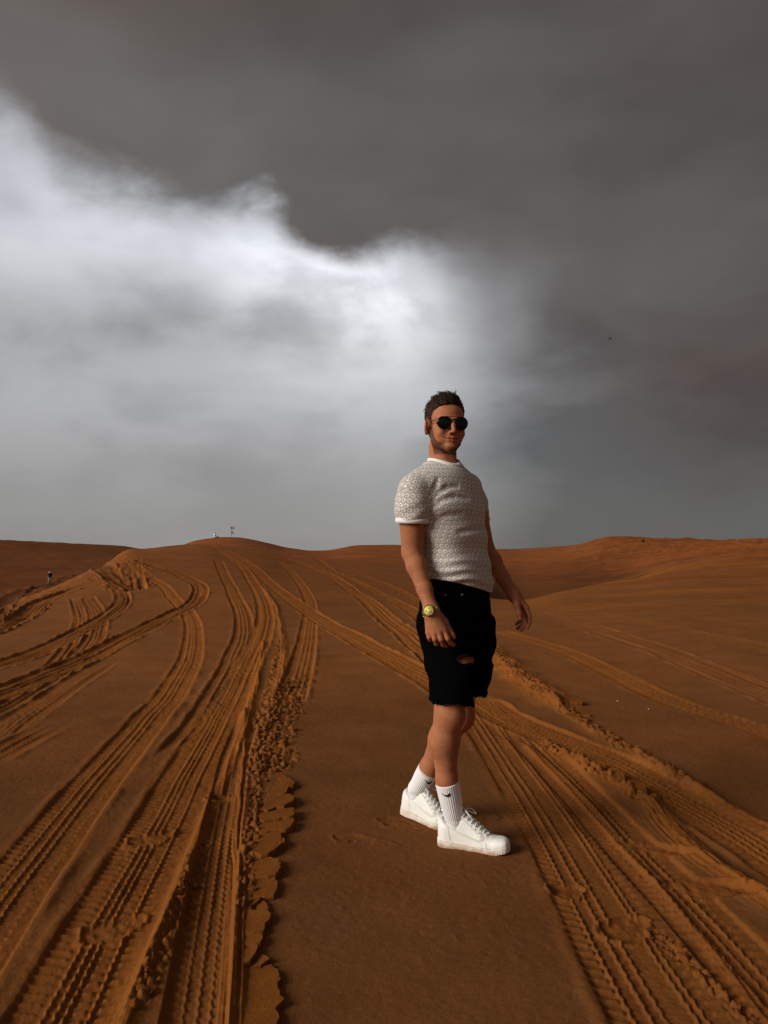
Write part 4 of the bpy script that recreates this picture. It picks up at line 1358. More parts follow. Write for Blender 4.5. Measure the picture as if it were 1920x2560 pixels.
BLACK, knb, kb = principled('black_denim', (0.0024, 0.0023, 0.0025), 1.0, 0.01)
kn_ = knb.noise(knb.add('ShaderNodeNewGeometry').outputs['Position'], 350, 3)
bump(knb, kb, kn_, 0.2, 0.002)
hV, hF = build_shorts()
shorts = part('shorts', (hV, hF), BLACK, label='black cut-off denim shorts, torn over the thigh')
sh_bvh = BVHTree.FromPolygons([tuple(v) for v in hV], [tuple(int(i) for i in f) for f in hF])
bo_bvh = BVHTree.FromPolygons([tuple(v) for v in bV], [tuple(int(i) for i in f) for f in bF])


def hit(bvh, u, v, lift=0.0):
    o = Vector((0, 0, CAM_H)); d = Vector(ray(u, v)).normalized()
    p, n, i, t = bvh.ray_cast(o, d)
    return (np.array(p) - np.array(d) * lift, np.array(n)) if p is not None else (None, None)


# threads across the tear and along the frayed hem
mb = MB()
for i in range(9):
    v0 = 1637 + i * 3.1
    pts = []
    for t in np.linspace(0, 1, 6):
        u = 1146 + t * 42
        p, n = hit(bo_bvh, u, v0 + 3 * math.sin(t * 3 + i) - 3 * t, .012)
        if p is not None:
            pts.append(p)
    if len(pts) > 3 and i not in (2, 5, 6):
        mb.add(*tube(pts, 0.0011, 5))
for i in range(26):
    u = random.uniform(1088, 1200)
    p, n = hit(sh_bvh, u, 1750 - 0.05 * abs(u - 1130), .001)
    if p is None:
        continue
    L = random.uniform(.008, .03)
    sw = random.uniform(-.4, .7)
    pts = [p + np.array([sw * L * t * t, -.004 * t, -L * t]) for t in np.linspace(0, 1, 5)]
    mb.add(*tube(pts, np.linspace(.0010, .0004, 5), 4))
part('fray', mb.get(), BLACK, shorts)['kind'] = 'stuff'
METAL_D, _, _ = principled('dull_rivet', (0.16, 0.15, 0.14), 0.45, 0.5, 0.8)
for u, v in ((1114, 1488), (1156, 1487)):
    p, n = hit(sh_bvh, u, v)
    if p is None:
        continue
    n = unit(n if n @ np.array([0, -1, 0]) > 0 else -n)
    e1 = unit(np.cross(n, [0, 0, 1])); e2 = np.cross(n, e1)
    V = [p + n * .0035]
    for r_, h_ in ((.003, .0035), (.0052, .0022), (.0056, -.001)):
        V += [p + n * h_ + r_ * (math.cos(t) * e1 + math.sin(t) * e2) for t in np.linspace(0, 2 * math.pi, 14, endpoint=False)]
    F = [(0, 1 + (k + 1) % 14, 1 + k) for k in range(14)] + [(1 + q * 14 + k, 1 + q * 14 + (k + 1) % 14, 1 + (q + 1) * 14 + (k + 1) % 14, 1 + (q + 1) * 14 + k) for q in range(2) for k in range(14)]
    part('rivet', (np.array(V), F), METAL_D, shorts)

# ---- hair
def build_hair():
    f = Field(graded(0.13, 0.40, 0.0021), graded(2.98, 3.30, 0.0021), graded(1.60, 1.86, 0.0021))
    sl, x, y, z = f.cut((-1, 0, 0), (9, 9, 9))
    q = np.stack(np.broadcast_arrays(x, y, z), -1)
    L = ((q - H0) @ HR.T) * 1000
    lx, ly, lz = L[..., 0], L[..., 1], L[..., 2]
    d = ell_d(x, y, z, hd(0, -8, 42), [.0785, .0985, .0785], HR)
    d2 = ell_d(x, y, z, hd(-4, 30, 66), [.060, .064, .060], HR)
    d = smin(d, d2, .03)
    # locks combed back and across
    comb = np.sin(lx / 5.2 + 0.05 * ly + 1.2 * np.sin(ly / 22)) * sstep(30, 75, lz) + 0.6 * np.sin(ly / 4.3 + lz / 14) * (1 - sstep(30, 75, lz))
    d = d + 0.0016 * comb
    zh = np.interp(ly, [-100, -60, -32, -22, -10, 2, 10, 20, 27, 34, 44, 54, 64, 76, 90], [-52, -50, -36, 6, 24, 24, 6, 0, 2, 26, 52, 70, 84, 84, 80])
    zh = zh + np.where(ly > 50, 4 * np.cos(lx / 13.0) - 10 * sstep(20, 55, -lx), 0)
    zh = zh + 7 * fbm(lx / 7.0, ly / 9.0, 91, 3)
    d = d + 0.0085 * (1 - sstep(0, 36, lz - zh))
    d = smax(d, (zh - lz) * .0009, 0.002)
    f.F = d.astype(np.float32)
    return f.mesh()


HAIR, hnb, hb = principled('dark_hair', (0.022, 0.013, 0.009), 0.6, 0.15)
hg = hnb.add('ShaderNodeNewGeometry').outputs['Position']
hnn = hnb.noise(hnb.vm('MULTIPLY', hg, (420, 90, 420)), 1.0, 3, 0.6)
hnb.put(hb.inputs['Base Color'], hnb.mix(hnn, (0.010, 0.0055, 0.0036), (0.075, 0.042, 0.025)))
bump(hnb, hb, hnn, 0.7, 0.004)
aV, aF = build_hair()
hair = part('hair', (aV, aF), HAIR, label='short dark brown hair combed up and back')
# loose strands
mb = MB()
aL = head_local(aV)
cent = aL - np.array([0, -8, 30])
nrm = cent / np.linalg.norm(cent, axis=1)[:, None]
top_ids = np.nonzero((aL[:, 2] > 34) & (nrm[:, 2] > -0.2))[0]
side_ids = np.nonzero((aL[:, 2] <= 34) & (aL[:, 2] > -40))[0]
for i in range(2400):
    k = RNG.choice(top_ids if i < 1950 else side_ids)
    p = aL[k]; n = nrm[k]
    if i < 1950:
        dirv = np.array([0.25 * n[0] + RNG.normal(0, .22), -0.75 + RNG.normal(0, .25), 0.30 + RNG.normal(0, .15)])
        Ls = RNG.uniform(16, 32); lift = RNG.uniform(.04, .17)
        if p[1] > 48:
            dirv = np.array([-0.75 + RNG.normal(0, .25), -0.35 + RNG.normal(0, .2), 0.55]); lift = RNG.uniform(.15, .45)
    else:
        dirv = np.array([0, -0.45 + RNG.normal(0, .15), -0.9]); Ls = RNG.uniform(7, 13); lift = RNG.uniform(.02, .10)
    dirv = dirv - n * (dirv @ n); dirv /= np.linalg.norm(dirv)
    pts = []
    for t in np.linspace(0, 1, 5):
        pts.append(hd(*(p - n * 1.5 + dirv * Ls * t + n * Ls * lift * math.sin(t * 2.2))))
    mb.add(*tube(pts, np.array([1.2, 1.1, .95, .65, .15]) * .001, 3, False))
# wind-blown tufts on the crown
for bx, by, hgt, lean in ((-44, 38, 13, -.3), (-30, 45, 9, -.2), (-22, 40, 11, .1), (2, 52, 22, .25), (6, 55, 18, .5), (22, 50, 34, .35), (24, 46, 30, .25), (26, 52, 24, .1), (36, 45, 15, .4), (42, 40, 10, .5), (-8, 50, 10, .3), (14, 52, 14, .5)):
    for j in range(7):
        x_, y_ = bx + RNG.normal(0, 2.2), by + RNG.normal(0, 4)
        zt = 119 - (x_ / 11.5) ** 2 - max(0, (y_ - 30)) * .25
        h_ = hgt * RNG.uniform(.6, 1.1)
        pts = [hd(x_ + lean * h_ * t * t + RNG.normal(0, .4) * t, y_ - 4 * t, zt + h_ * t) for t in np.linspace(0, 1, 6)]
        mb.add(*tube(pts, np.array([.9, .85, .75, .6, .4, .12]) * .001, 3, False))
part('strands', mb.get(), HAIR, hair)['kind'] = 'stuff'

# ---- sunglasses
GLASS, _, gb_ = principled('black_lens', (0.002, 0.003, 0.0025), 0.08, 0.25)
FRAME, _, _ = principled('dark_red_frame', (0.035, 0.008, 0.007), 0.35, 0.5, 0.3)


def lens_outline(s_, n=40):
    out = []
    for k in range(n):
        t = 2 * math.pi * k / n
        c, s2 = math.cos(t), math.sin(t)
        # aviator drop: lower inside corner tucked towards the nose
        rx, rz = 29.5, 27.5
        x = rx * c * (1 - 0.14 * max(0, -s2)); z = rz * s2 * (0.90 if s2 > 0 else 1.0)
        z = min(z, 23.5)
        out.append((x, z))
    return out


glasses = bpy.data.objects.new('sunglasses', None)
COL.objects.link(glasses)
glasses.parent = man
glasses['label'] = 'round black sunglasses with a thin top bar'


def lens_pt(s_, x, z, dy=0.0):
    # each lens curves round the face
    X_ = s_ * 36.0 + x
    return hd(X_, 106 - 0.0042 * (X_) ** 2 * 0.75 + dy, z - 0.5)


for s_ in (-1, 1):
    ol = lens_outline(s_)
    V = [lens_pt(s_, 0, 0, 3.0)]
    F = []
    n = len(ol)
    for ring_, dy in ((.5, 2.4), (.85, 0.9), (1.0, 0.0), (1.0, -1.6)):
        V += [lens_pt(s_, x * ring_, z * ring_, dy) for x, z in ol]
    V.append(lens_pt(s_, 0, 0, .6))
    F += [(0, 1 + k, 1 + (k + 1) % n) for k in range(n)]
    for r_ in range(3):
        F += [(1 + r_ * n + k, 1 + (r_ + 1) * n + k, 1 + (r_ + 1) * n + (k + 1) % n, 1 + r_ * n + (k + 1) % n) for k in range(n)]
    F += [(1 + 3 * n + k, len(V) - 1, 1 + 3 * n + (k + 1) % n) for k in range(n)]
    part('lens', (np.array(V), F), GLASS, glasses)
    rim = [lens_pt(s_, x * 1.02, z * 1.02, -.4) for x, z in ol + ol[:2]]
    mb = MB().add(*tube(rim, .0012, 8, False))
    part('rim', mb.get(), FRAME, glasses)
    tp = [hd(s_ * 63, 89, 8), hd(s_ * 71, 76, 9), hd(s_ * 77, 40, 8.5), hd(s_ * 79, 8, 8), hd(s_ * 80, -10, 2)]
    part('temple', tube(tp, .0013, 8), FRAME, glasses)
part('top_bar', tube([hd(x, 107.5 - .003 * x * x, 24.0) for x in (-40, -26, -10, 10, 26, 40)], .0012, 8), FRAME, glasses)
part('bridge', tube([hd(x, 109 - .003 * x * x, z) for x, z in ((-9.5, 8), (-5, 12), (0, 13), (5, 12), (9.5, 8))], .0013, 8), FRAME, glasses)

# ---- wrist watch
GOLD, _, _ = principled('brass_steel', (0.52, 0.36, 0.13), 0.32, 0.5, 0.85)
DIAL, _, _ = principled('yellow_dial', (0.80, 0.70, 0.16), 0.4, 0.4)
INK, _, _ = principled('dial_print', (0.30, 0.25, 0.06), 0.6, 0.3)
DARKM, _, _ = principled('dark_bezel', (0.16, 0.10, 0.04), 0.28, 0.6, 0.8)
watch = bpy.data.objects.new('wrist_watch', None)
COL.objects.link(watch)
watch.parent = man
watch['label'] = 'gold wrist watch with yellow dial'
wc = P(1077, 1530, 2.955)                       # centre of the wrist under the watch
wax = unit(P(1088, 1560, 2.945) - W_R)          # along the arm
wn_ = unit(np.array([-.30, -1.0, .08])); wn_ = unit(wn_ - wax * (wn_ @ wax))
wside = np.cross(wax, wn_)
DC = wc + wn_ * .030


def disc(c, n, rings, seg=28, ax=wax):
    """surface of revolution about n: rings of (radius, height)"""
    e1 = unit(ax - n * (ax @ n)); e2 = np.cross(n, e1)
    V = []; F = []
    for r_, h_ in rings:
        V += [c + n * h_ + r_ * (math.cos(t) * e1 + math.sin(t) * e2) for t in np.linspace(0, 2 * math.pi, seg, endpoint=False)]
    for q in range(len(rings) - 1):
        F += [(q * seg + k, q * seg + (k + 1) % seg, (q + 1) * seg + (k + 1) % seg, (q + 1) * seg + k) for k in range(seg)]
    F.append(tuple(range(seg))[::-1]); F.append(tuple((len(rings) - 1) * seg + k for k in range(seg)))
    return np.array(V), F


part('case', disc(DC, wn_, [(.019, -.009), (.0225, -.007), (.0228, .0005), (.021, .002)]), GOLD, watch)
part('bezel', disc(DC, wn_, [(.0222, .0015), (.0222, .0035), (.0200, .0050), (.0175, .0050), (.0172, .003)]), DARKM, watch)
part('dial', disc(DC, wn_, [(.0172, .0035), (.0172, .0042)]), DIAL, watch)
for ang, r_ in ((90, .0075), (210, .0080), (330, .0080)):
    c = DC + .0082 * (math.cos(math.radians(ang)) * wax * -1 + math.sin(math.radians(ang)) * wside)
    part('subdial', disc(c, wn_, [(.0034, .0040), (.0034, .0045), (.0026, .0046), (.0026, .0044)], 16), INK, watch)
for k in range(12):
    t = k * math.pi / 6
    c = DC + .0148 * (math.cos(t) * wax + math.sin(t) * wside)
    part('hour_mark', disc(c, wn_, [(.0009, .0040), (.0009, .0046)], 6), INK, watch)
    c = DC + .0200 * (math.cos(t) * wax + math.sin(t) * wside)
    part('stud', disc(c, wn_, [(.0013, .0040), (.0013, .0052), (.0008, .0055)], 8), GOLD, watch)
for k in range(-9, 10):                         # linked bracelet round the wrist
    if abs(k) < 2:
        continue
    a0 = k / 10.0 * math.pi
    R_ = .0305
    c0 = wc + wn_ * math.cos(a0) * R_ + wside * math.sin(a0) * R_
    nn = wn_ * math.cos(a0) + wside * math.sin(a0); tt_ = -wn_ * math.sin(a0) + wside * math.cos(a0)
    V = []
    for sa_, hw_, top in ((-1, .0095, 0), (1, .0095, 0), (1, .0088, 1), (-1, .0088, 1)):
        pass
    V = [c0 + nn * h_ + wax * w_ + tt_ * t_ for h_, s_ in ((-.0012, 1), (.0022, .86)) for w_ in (-.0092 * s_, .0092 * s_) for t_ in (-.0042 * s_, .0042 * s_)]
    F = [(0, 1, 3, 2), (4, 6, 7, 5), (0, 4, 5, 1), (2, 3, 7, 6), (0, 2, 6, 4), (1, 5, 7, 3)]
    part('link', (np.array(V), F), GOLD, watch, smooth=False)

# ---- shoes and socks
SHOE, snb, sb = principled('white_leather', (0.80, 0.78, 0.72), 0.5, 0.4)
sn = snb.noise(snb.add('ShaderNodeNewGeometry').outputs['Position'], 300, 3)
sn2 = snb.noise(snb.add('ShaderNodeNewGeometry').outputs['Position'], 25, 4)
snb.put(sb.inputs['Base Color'], snb.mix(snb.mr(sn2, .4, .75, 0, .5), (0.90, 0.88, 0.82), (0.80, 0.77, 0.66)))
bump(snb, sb, sn, 0.15, 0.001)
SOLE, onb, ob = principled('rubber_sole', (0.76, 0.71, 0.62), 0.6, 0.3)
on2 = onb.noise(onb.add('ShaderNodeNewGeometry').outputs['Position'], 40, 4)
ocol = onb.mix(onb.mr(on2, .35, .75), (0.84, 0.78, 0.69), (0.68, 0.56, 0.42))
odust = onb.m('MULTIPLY', onb.mr(onb.sep(onb.add('ShaderNodeNewGeometry').outputs['Position'])[2], 0.0, 0.022, 0.95, 0.0), onb.mr(on2, .3, .6, .35, 1))
onb.put(ob.inputs['Base Color'], onb.mix(odust, ocol, (0.34, 0.13, 0.03)))
LEATHER2, _, _ = principled('cream_leather', (0.78, 0.77, 0.66), 0.45, 0.4)
LACE, _, _ = principled('white_lace', (0.82, 0.80, 0.77), 0.9, 0.1)
EYE, _, _ = principled('eyelet_shadow', (0.03, 0.025, 0.02), 0.8, 0.1)
LINE, _, _ = principled('collar_lining', (0.66, 0.65, 0.64), 0.9, 0.1)
TAG, _, _ = principled('metal_tag', (0.45, 0.43, 0.40), 0.35, 0.5, 0.8)

XK = [0, .012, .04, .09, .15, .20, .24, .27, .292, .303]
WK = [.018, .029, .0370, .0360, .0395, .0465, .0475, .0425, .030, .011]        # half width of the sole
CK = [0, 0, 0, .002, .004, .004, .001, -.004, -.009, -.012]                   # sideways bend (towards the big toe)
LEN = .303


def shoe_field(part_name):
    f = Field(np.arange(-.012, .318, .0021), np.arange(-.066, .066, .0021), np.arange(-.012, .185, .0021))
    sl, x, y, z = f.cut((-9, -9, -9), (9, 9, 9))
    w = pchip(XK, WK, np.clip(x, 0, LEN).ravel()).reshape(x.shape); c = np.interp(x, XK, CK)
    spring = 0.020 * sstep(.20, .31, x) ** 1.5                # toe spring
    yy = np.abs(y - c)
    endd = np.maximum(-x, x - LEN)
    if part_name == 'sole':
        flare = 0.0015
        hgt = np.interp(x, [0, .06, .15, .22, .29, .303], [.037, .035, .029, .025, .027, .026])
        plan = smax(yy - w, np.broadcast_to(endd, np.broadcast_shapes(yy.shape, endd.shape)), .01)
        zz = z - spring
        groove = 0.0012 * np.exp(-((zz - hgt + .009) / .0014) ** 2) + 0.0010 * np.exp(-((zz - .010) / .0013) ** 2)
        teeth = 0.0016 * (np.sin(x / .0052 * 2 * np.pi * .5) > 0.2) * (zz < .009)
        d = smax(plan + groove + teeth, smax(zz - hgt, -zz, .002), .004)
    else:
        w2 = w - .0035
        # roof line of the upper
        top = pchip([0, .01, .035, .07, .105, .135, .16, .19, .22, .25, .28, .303], [.103, .108, .105, .108, .130, .124, .107, .086, .070, .062, .052, .036], np.clip(x, 0, LEN).ravel()).reshape(x.shape)
        zz = z - spring * .9
        h = np.maximum(top - .03, .01)
        pz_ = 2.3 + 2.2 * (1 - sstep(.085, .14, x))
        r_ = ((yy / w2) ** 2.6 + (np.maximum(zz - .03, 0) / h) ** pz_) ** (1 / 2.5)
        d = (r_ - 1) * np.minimum(w2, h)
        d = smax(d, .026 - zz, .003)
        d = smax(d, endd + .004, .014)
        # flat of the lacing / tongue ramp handled by parts; crease behind the toes
        crease = .0016 * np.sin((x - .19) / .012 * np.pi) * ((x > .185) & (x < .225)) * sstep(.055, .08, zz)
        d = d + crease
        if part_name == 'overlay':                            # toe guard, heel counter and eyestay: raised leather
            d = d - .0017
            toe = (x - .232) - 0.35 * (zz - .05) * 0
            toe = np.maximum(.236 + .9 * np.clip(zz - .045, 0, 1) - x, -9 + 0 * yy)
            heel = x - (.052 + .25 * (.09 - zz))
            stay = np.maximum(np.abs((zz - .045) - (.19 - x) * .75 - .008) - .0135, np.maximum(.098 - x, x - .215))
            keep = np.minimum(np.minimum(toe, heel), stay)
            d = smax(d, keep, .0015)
            d = smax(d, np.where((yy < .016) & (x > .09) & (x < .215), .01, -1.0) + 0 * zz, .001)
        # foot opening
        op = ell_d(x, y, z, np.array([.060, .0, .146]), [.047, .060, .062])
        d = smax(d, -op, .006)
    f.F = np.broadcast_to(d, f.F.shape).astype(np.float32).copy()
    return f.mesh()


SOLE_M = shoe_field('sole'); UPPER_M = shoe_field('upper'); OVER_M = shoe_field('overlay')
up_bvh = BVHTree.FromPolygons([tuple(v) for v in OVER_M[0]] + [tuple(v) for v in UPPER_M[0]],
                              [tuple(int(i) for i in f) for f in OVER_M[1]] + [tuple(int(i) + len(OVER_M[0]) for i in f) for f in UPPER_M[1]])


def on_side(x, z, s_, lift=.0012):
    p, n, i, t = up_bvh.ray_cast(Vector((x, s_ * .2, z)), Vector((0, -s_, 0)))
    return np.array((x, (p[1] if p is not None else 0) + s_ * lift, z))


def on_top(x, y, lift=.001):
    p, n, i, t = up_bvh.ray_cast(Vector((x, y, .3)), Vector((0, 0, -1)))
    return np.array((x, y, (p[2] if p is not None else .06) + lift))


# the curved tick on the side, as (x, z) outlines of its upper and lower edge from toe-end to heel-end
T_UP = [(.198, .062), (.196, .070), (.188, .0735), (.180, .071), (.170, .066), (.150, .0645), (.120, .0705), (.085, .0805), (.045, .0915)]
T_LO = [(.198, .060), (.194, .053), (.184, .0475), (.172, .0455), (.155, .0475), (.140, .0520), (.115, .0605), (.082, .0745), (.045, .0905)]


def tick(s_):
    T_A = [(.203, .0665), (.199, .0720), (.1925, .0725), (.188, .0690), (.180, .0660), (.165, .0650), (.140, .0680), (.105, .0750), (.050, .0885)]
    T_B = [(.203, .0620), (.199, .0550), (.192, .0500), (.184, .0480), (.174, .0475), (.158, .0500), (.135, .0560), (.102, .0670), (.050, .0870)]
    V = []; F = []
    m = 5
    n = len(T_A)
    fine = 4
    A = np.array([(np.interp(t, range(n), [p[0] for p in T_A]), np.interp(t, range(n), [p[1] for p in T_A])) for t in np.linspace(0, n - 1, (n - 1) * fine + 1)])
    B = np.array([(np.interp(t, range(n), [p[0] for p in T_B]), np.interp(t, range(n), [p[1] for p in T_B])) for t in np.linspace(0, n - 1, (n - 1) * fine + 1)])
    for a, b in zip(A, B):
        for k in range(m):
            q = a + (b - a) * k / (m - 1)
            V.append(on_side(q[0], q[1], s_, .0004 if k in (0, m - 1) else .0022))
    for i in range(len(A) - 1):
        for k in range(m - 1):
            F.append((i * m + k, i * m + k + 1, (i + 1) * m + k + 1, (i + 1) * m + k))
    return np.array(V), F


def shoe(rear, fwd, pitch, side_out):
    """rear: world point under the heel's back edge; fwd: heading; side_out: +1 when local +y is the outer side"""
    fx_ = unit([fwd[0], fwd[1], 0]); lat = np.cross([0, 0, 1], fx_)
    R = np.array([fx_, lat, [0, 0, 1]])               # local -> world rows
    cp, sp = math.cos(pitch), math.sin(pitch)

    def tw(V):
        V = np.asarray(V, float).copy()
        V[:, 1] *= -side_out                          # mirror for the other foot
        px = V[:, 0] - .235
        V2 = V.copy()
        V2[:, 0] = .235 + px * cp + V[:, 2] * sp
        V2[:, 2] = -px * sp + V[:, 2] * cp
        return rear + V2 @ R
    flip = side_out > 0

    def put(name, VF, mat, parent, **kw):
        V, F = VF
        F2 = F[:, ::-1] if isinstance(F, np.ndarray) else [tuple(f)[::-1] for f in F]
        return part(name, (tw(V), F2 if flip else F), mat, parent, **kw)
    up = put('sneaker', UPPER_M, SHOE, man, label='scuffed white leather low-top sneaker')
    put('sole', SOLE_M, SOLE, up)
    put('overlay', OVER_M, SHOE, up)
    for s_ in (-1, 1):
        put('side_tick', tick(s_), LEATHER2, up)
    # tongue
    V = []; F = []
    xs_ = np.linspace(.082, .205, 12)
    for x in xs_:
        t = (x - .082) / .123
        for j, y in enumerate(np.linspace(-.024, .024, 9)):
            zt = np.interp(x, [.082, .105, .135, .16, .19, .205], [.156, .138, .122, .104, .084, .074]) - (y / .024) ** 2 * .008
            V.append((x, y * (1 - .25 * t), zt + .004))
    nV = len(V)
    V += [(v[0] - .002, v[1], v[2] - .008) for v in V]
    for i in range(11):
        for j in range(8):
            a = i * 9 + j
            F.append((a, a + 9, a + 10, a + 1)); F.append((nV + a, nV + a + 1, nV + a + 10, nV + a + 9))
    for i in range(11):
        for a, b in ((i * 9, (i + 1) * 9), ((i + 1) * 9 + 8, i * 9 + 8)):
            F.append((a, nV + a, nV + b, b))
    for i, o in ((0, 1), (11, -1)):
        for j in range(8):
            a, b = i * 9 + j, i * 9 + j + 1
            F.append((a, b, nV + b, nV + a) if o > 0 else (b, a, nV + a, nV + b))
    put('tongue', (np.array(V), F), SHOE, up)
    # laces and eyelets
    for k in range(6):
        x = .118 + k * .0165
        zt = np.interp(x, [.105, .135, .16, .19, .205], [.148, .131, .113, .092, .081])
        hw_ = .0235 - k * .0012
        pts = [(x + .003 * (1 if q > 0 else -1) * 0, q * hw_, zt - .010 * abs(q) ** 3 + (.004 if abs(q) < .5 else .001)) for q in (-1, -.8, -.45, 0, .45, .8, 1)]
        V, F = tube(np.array(pts) + np.array([[0.006 * (i_ - 3) / 3, 0, 0] for i_ in range(7)]), .0024, 8)
        put('lace', (V, F), LACE, up)
        for s_ in (-1, 1):
            p = on_side(x - .002, zt - .014 - .003, s_, .0012)
            V = [p + np.array([.0022 * math.cos(t), s_ * .0006, .0022 * math.sin(t)]) for t in np.linspace(0, 2 * math.pi, 10, endpoint=False)]
            V += [p + np.array([.0022 * math.cos(t), -s_ * .002, .0022 * math.sin(t)]) for t in np.linspace(0, 2 * math.pi, 10, endpoint=False)]
            F = [tuple(range(10)), tuple(range(19, 9, -1))] + [(k_, 10 + k_, 10 + (k_ + 1) % 10, (k_ + 1) % 10) for k_ in range(10)]
            put('eyelet', (np.array(V), F), EYE, up)
    # bow
    for s_ in (-1, 1):
        loop = [(.118, 0, .152), (.122, s_ * .018, .160), (.138, s_ * .034, .150), (.156, s_ * .036, .133), (.150, s_ * .026, .136), (.130, s_ * .012, .148), (.119, 0, .152)]
        lp = np.array(loop)
        tt2 = np.linspace(0, 6, 25)
        lp = np.stack([np.interp(tt2, range(7), lp[:, i]) for i in range(3)], 1)
        for _ in range(3):
            lp[1:-1] = (lp[:-2] + 2 * lp[1:-1] + lp[2:]) / 4
        put('lace', tube(lp, .0020, 7), LACE, up)
    end = np.array([(.118, 0, .153), (.108, .006, .160), (.104, .016, .158), (.112, .026, .146)])
    put('lace', tube(end, .0019, 7), LACE, up)
    # metal lace tag
    p0 = on_top(.213, 0, .004)
    V = [p0 + np.array([a, b, c]) for c, q in ((0, 1), (.003, .85)) for a in (-.006 * q, .006 * q) for b in (-.011 * q, .011 * q)]
    put('lace_tag', (np.array(V), [(0, 1, 3, 2), (4, 6, 7, 5), (0, 4, 5, 1), (2, 3, 7, 6), (0, 2, 6, 4), (1, 5, 7, 3)]), TAG, up, smooth=False)
    # toe perforations
    for i in range(4):
        for j in range(-2, 3):
            if (i + j) % 2:
                continue
            p = on_top(.236 + i * .009, j * .0085 - .003, .0009)
            V = [p + np.array([.0011 * math.cos(t), .0011 * math.sin(t), 0]) for t in np.linspace(0, 2 * math.pi, 6, endpoint=False)] + [p + np.array([.0011 * math.cos(t), .0011 * math.sin(t), -.003]) for t in np.linspace(0, 2 * math.pi, 6, endpoint=False)]
            put('perforation', (np.array(V), [tuple(range(6)), tuple(range(11, 5, -1))] + [(k_, 6 + k_, 6 + (k_ + 1) % 6, (k_ + 1) % 6) for k_ in range(6)]), EYE, up)
    # padded collar round the foot opening
    ring_ = []
    for k in range(33):
        t = 2 * math.pi * k / 32
        x = .060 + .044 * math.cos(t); y = .0270 * math.sin(t)
        z = np.interp(x, [.014, .022, .035, .06, .085, .098, .106], [.112, .106, .097, .087, .098, .110, .120])
        ring_.append((x, y, z))
    put('collar_pad', tube(np.array(ring_), .0055, 8, False), LINE, up)
    return tw


F_R = unit([.285, -.118, 0]); REAR_R = np.array([.2225, 3.235, zsurf(.36, 3.17) - .006])
F_L = unit([.806, -.60, 0]); REAR_L = np.array([.080, 3.562, zsurf(.22, 3.45) - .004])
tw_R = shoe(REAR_R, F_R, 0.0, -1.0)
tw_L = shoe(REAR_L, F_L, math.radians(6.5), 1.0)

SOCK, cnb, cb = principled('white_ribbed_sock', (0.88, 0.86, 0.84), 0.95, 0.1)
bump(cnb, cb, cnb.noise(cnb.add('ShaderNodeNewGeometry').outputs['Position'], 600, 2), 0.2, 0.001)


def sock(path, rad, logo_ang, up_hint, top_run):
    """ribbed tube; logo_ang: direction the mark faces"""
    path = np.asarray(path, float)
    m0 = len(path)
    tt3 = np.linspace(0, m0 - 1, 40)
    pth = np.stack([pchip(range(m0), path[:, i], tt3) for i in range(3)], 1)
    rr3 = pchip(range(m0), rad, tt3)
    n = 132
    ang = np.linspace(0, 2 * np.pi, n, endpoint=False)
    T = np.gradient(pth, axis=0); T /= np.linalg.norm(T, axis=1)[:, None]
    e = np.asarray(logo_ang, float)
    V = []; fr = []
    for i in range(40):
        N = e - T[i] * (e @ T[i]); N /= np.linalg.norm(N); B = np.cross(T[i], N)
        f_ = i / 39.0
        ribs_ = 0.0011 * np.sign(np.sin(ang * 33)) * np.abs(np.sin(ang * 33)) ** .6 * (1 - sstep(.60, .72, f_)) * sstep(.0, .04, f_)
        crump = 0.0012 * np.sin(i * 1.1 + 2 * np.sin(ang * 2)) * sstep(.45, .8, f_)
        r_ = rr3[i] + ribs_ + crump
        V.append(pth[i] + r_[:, None] * (np.cos(ang)[:, None] * N + np.sin(ang)[:, None] * B))
        fr.append((pth[i], rr3[i], N, B, T[i]))
    # folded top edge
    c, r_, N, B, t_ = fr[0]
    inner = c + t_ * .004 + (r_ - .0035) * (np.cos(ang)[:, None] * N + np.sin(ang)[:, None] * B)
    V = [inner] + V
    V = np.vstack(V)
    F = np.array([(i * n + j, (i + 1) * n + j, (i + 1) * n + (j + 1) % n, i * n + (j + 1) % n) for i in range(40) for j in range(n)])
    so = part('sock', (V, F), SOCK, man, label='white ribbed crew sock with a black tick')
    # the tick: wrapped on the tube, along angle (w) and downwards run (h)
    A_ = [(.0165, .0085), (.0150, .0105), (.0125, .0095), (.0085, .0055), (.0020, .0035), (-.0060, .0058), (-.0165, .0110)]
    B_ = [(.0165, .0080), (.0165, .0020), (.0120, -.0035), (.0050, -.0045), (-.0020, -.0015), (-.0090, .0040), (-.0165, .0106)]
    run = np.concatenate([[0], np.cumsum(np.linalg.norm(np.diff(pth, axis=0), axis=1))])
    MV = []; m = 4
    for a, b in zip(np.repeat(np.array(A_), 1, 0), np.array(B_)):
        for k in range(m):
            q = a + (b - a) * k / (m - 1)
            h = top_run - q[1] * 1.15
            i = int(np.clip(np.searchsorted(run, h) - 1, 0, 38)); f_ = (h - run[i]) / (run[i + 1] - run[i])
            c = pth[i] * (1 - f_) + pth[i + 1] * f_; r_ = rr3[i] * (1 - f_) + rr3[i + 1] * f_ + .0022
            an = q[0] * 1.2 / r_
            MV.append(c + r_ * (math.cos(an) * fr[i][2] + up_hint * math.sin(an) * fr[i][3]))
    MF = [(i * m + k, i * m + k + 1, (i + 1) * m + k + 1, (i + 1) * m + k) for i in range(len(A_) - 1) for k in range(m - 1)]
    part('tick_mark', (np.array(MV), MF), INKB, so)


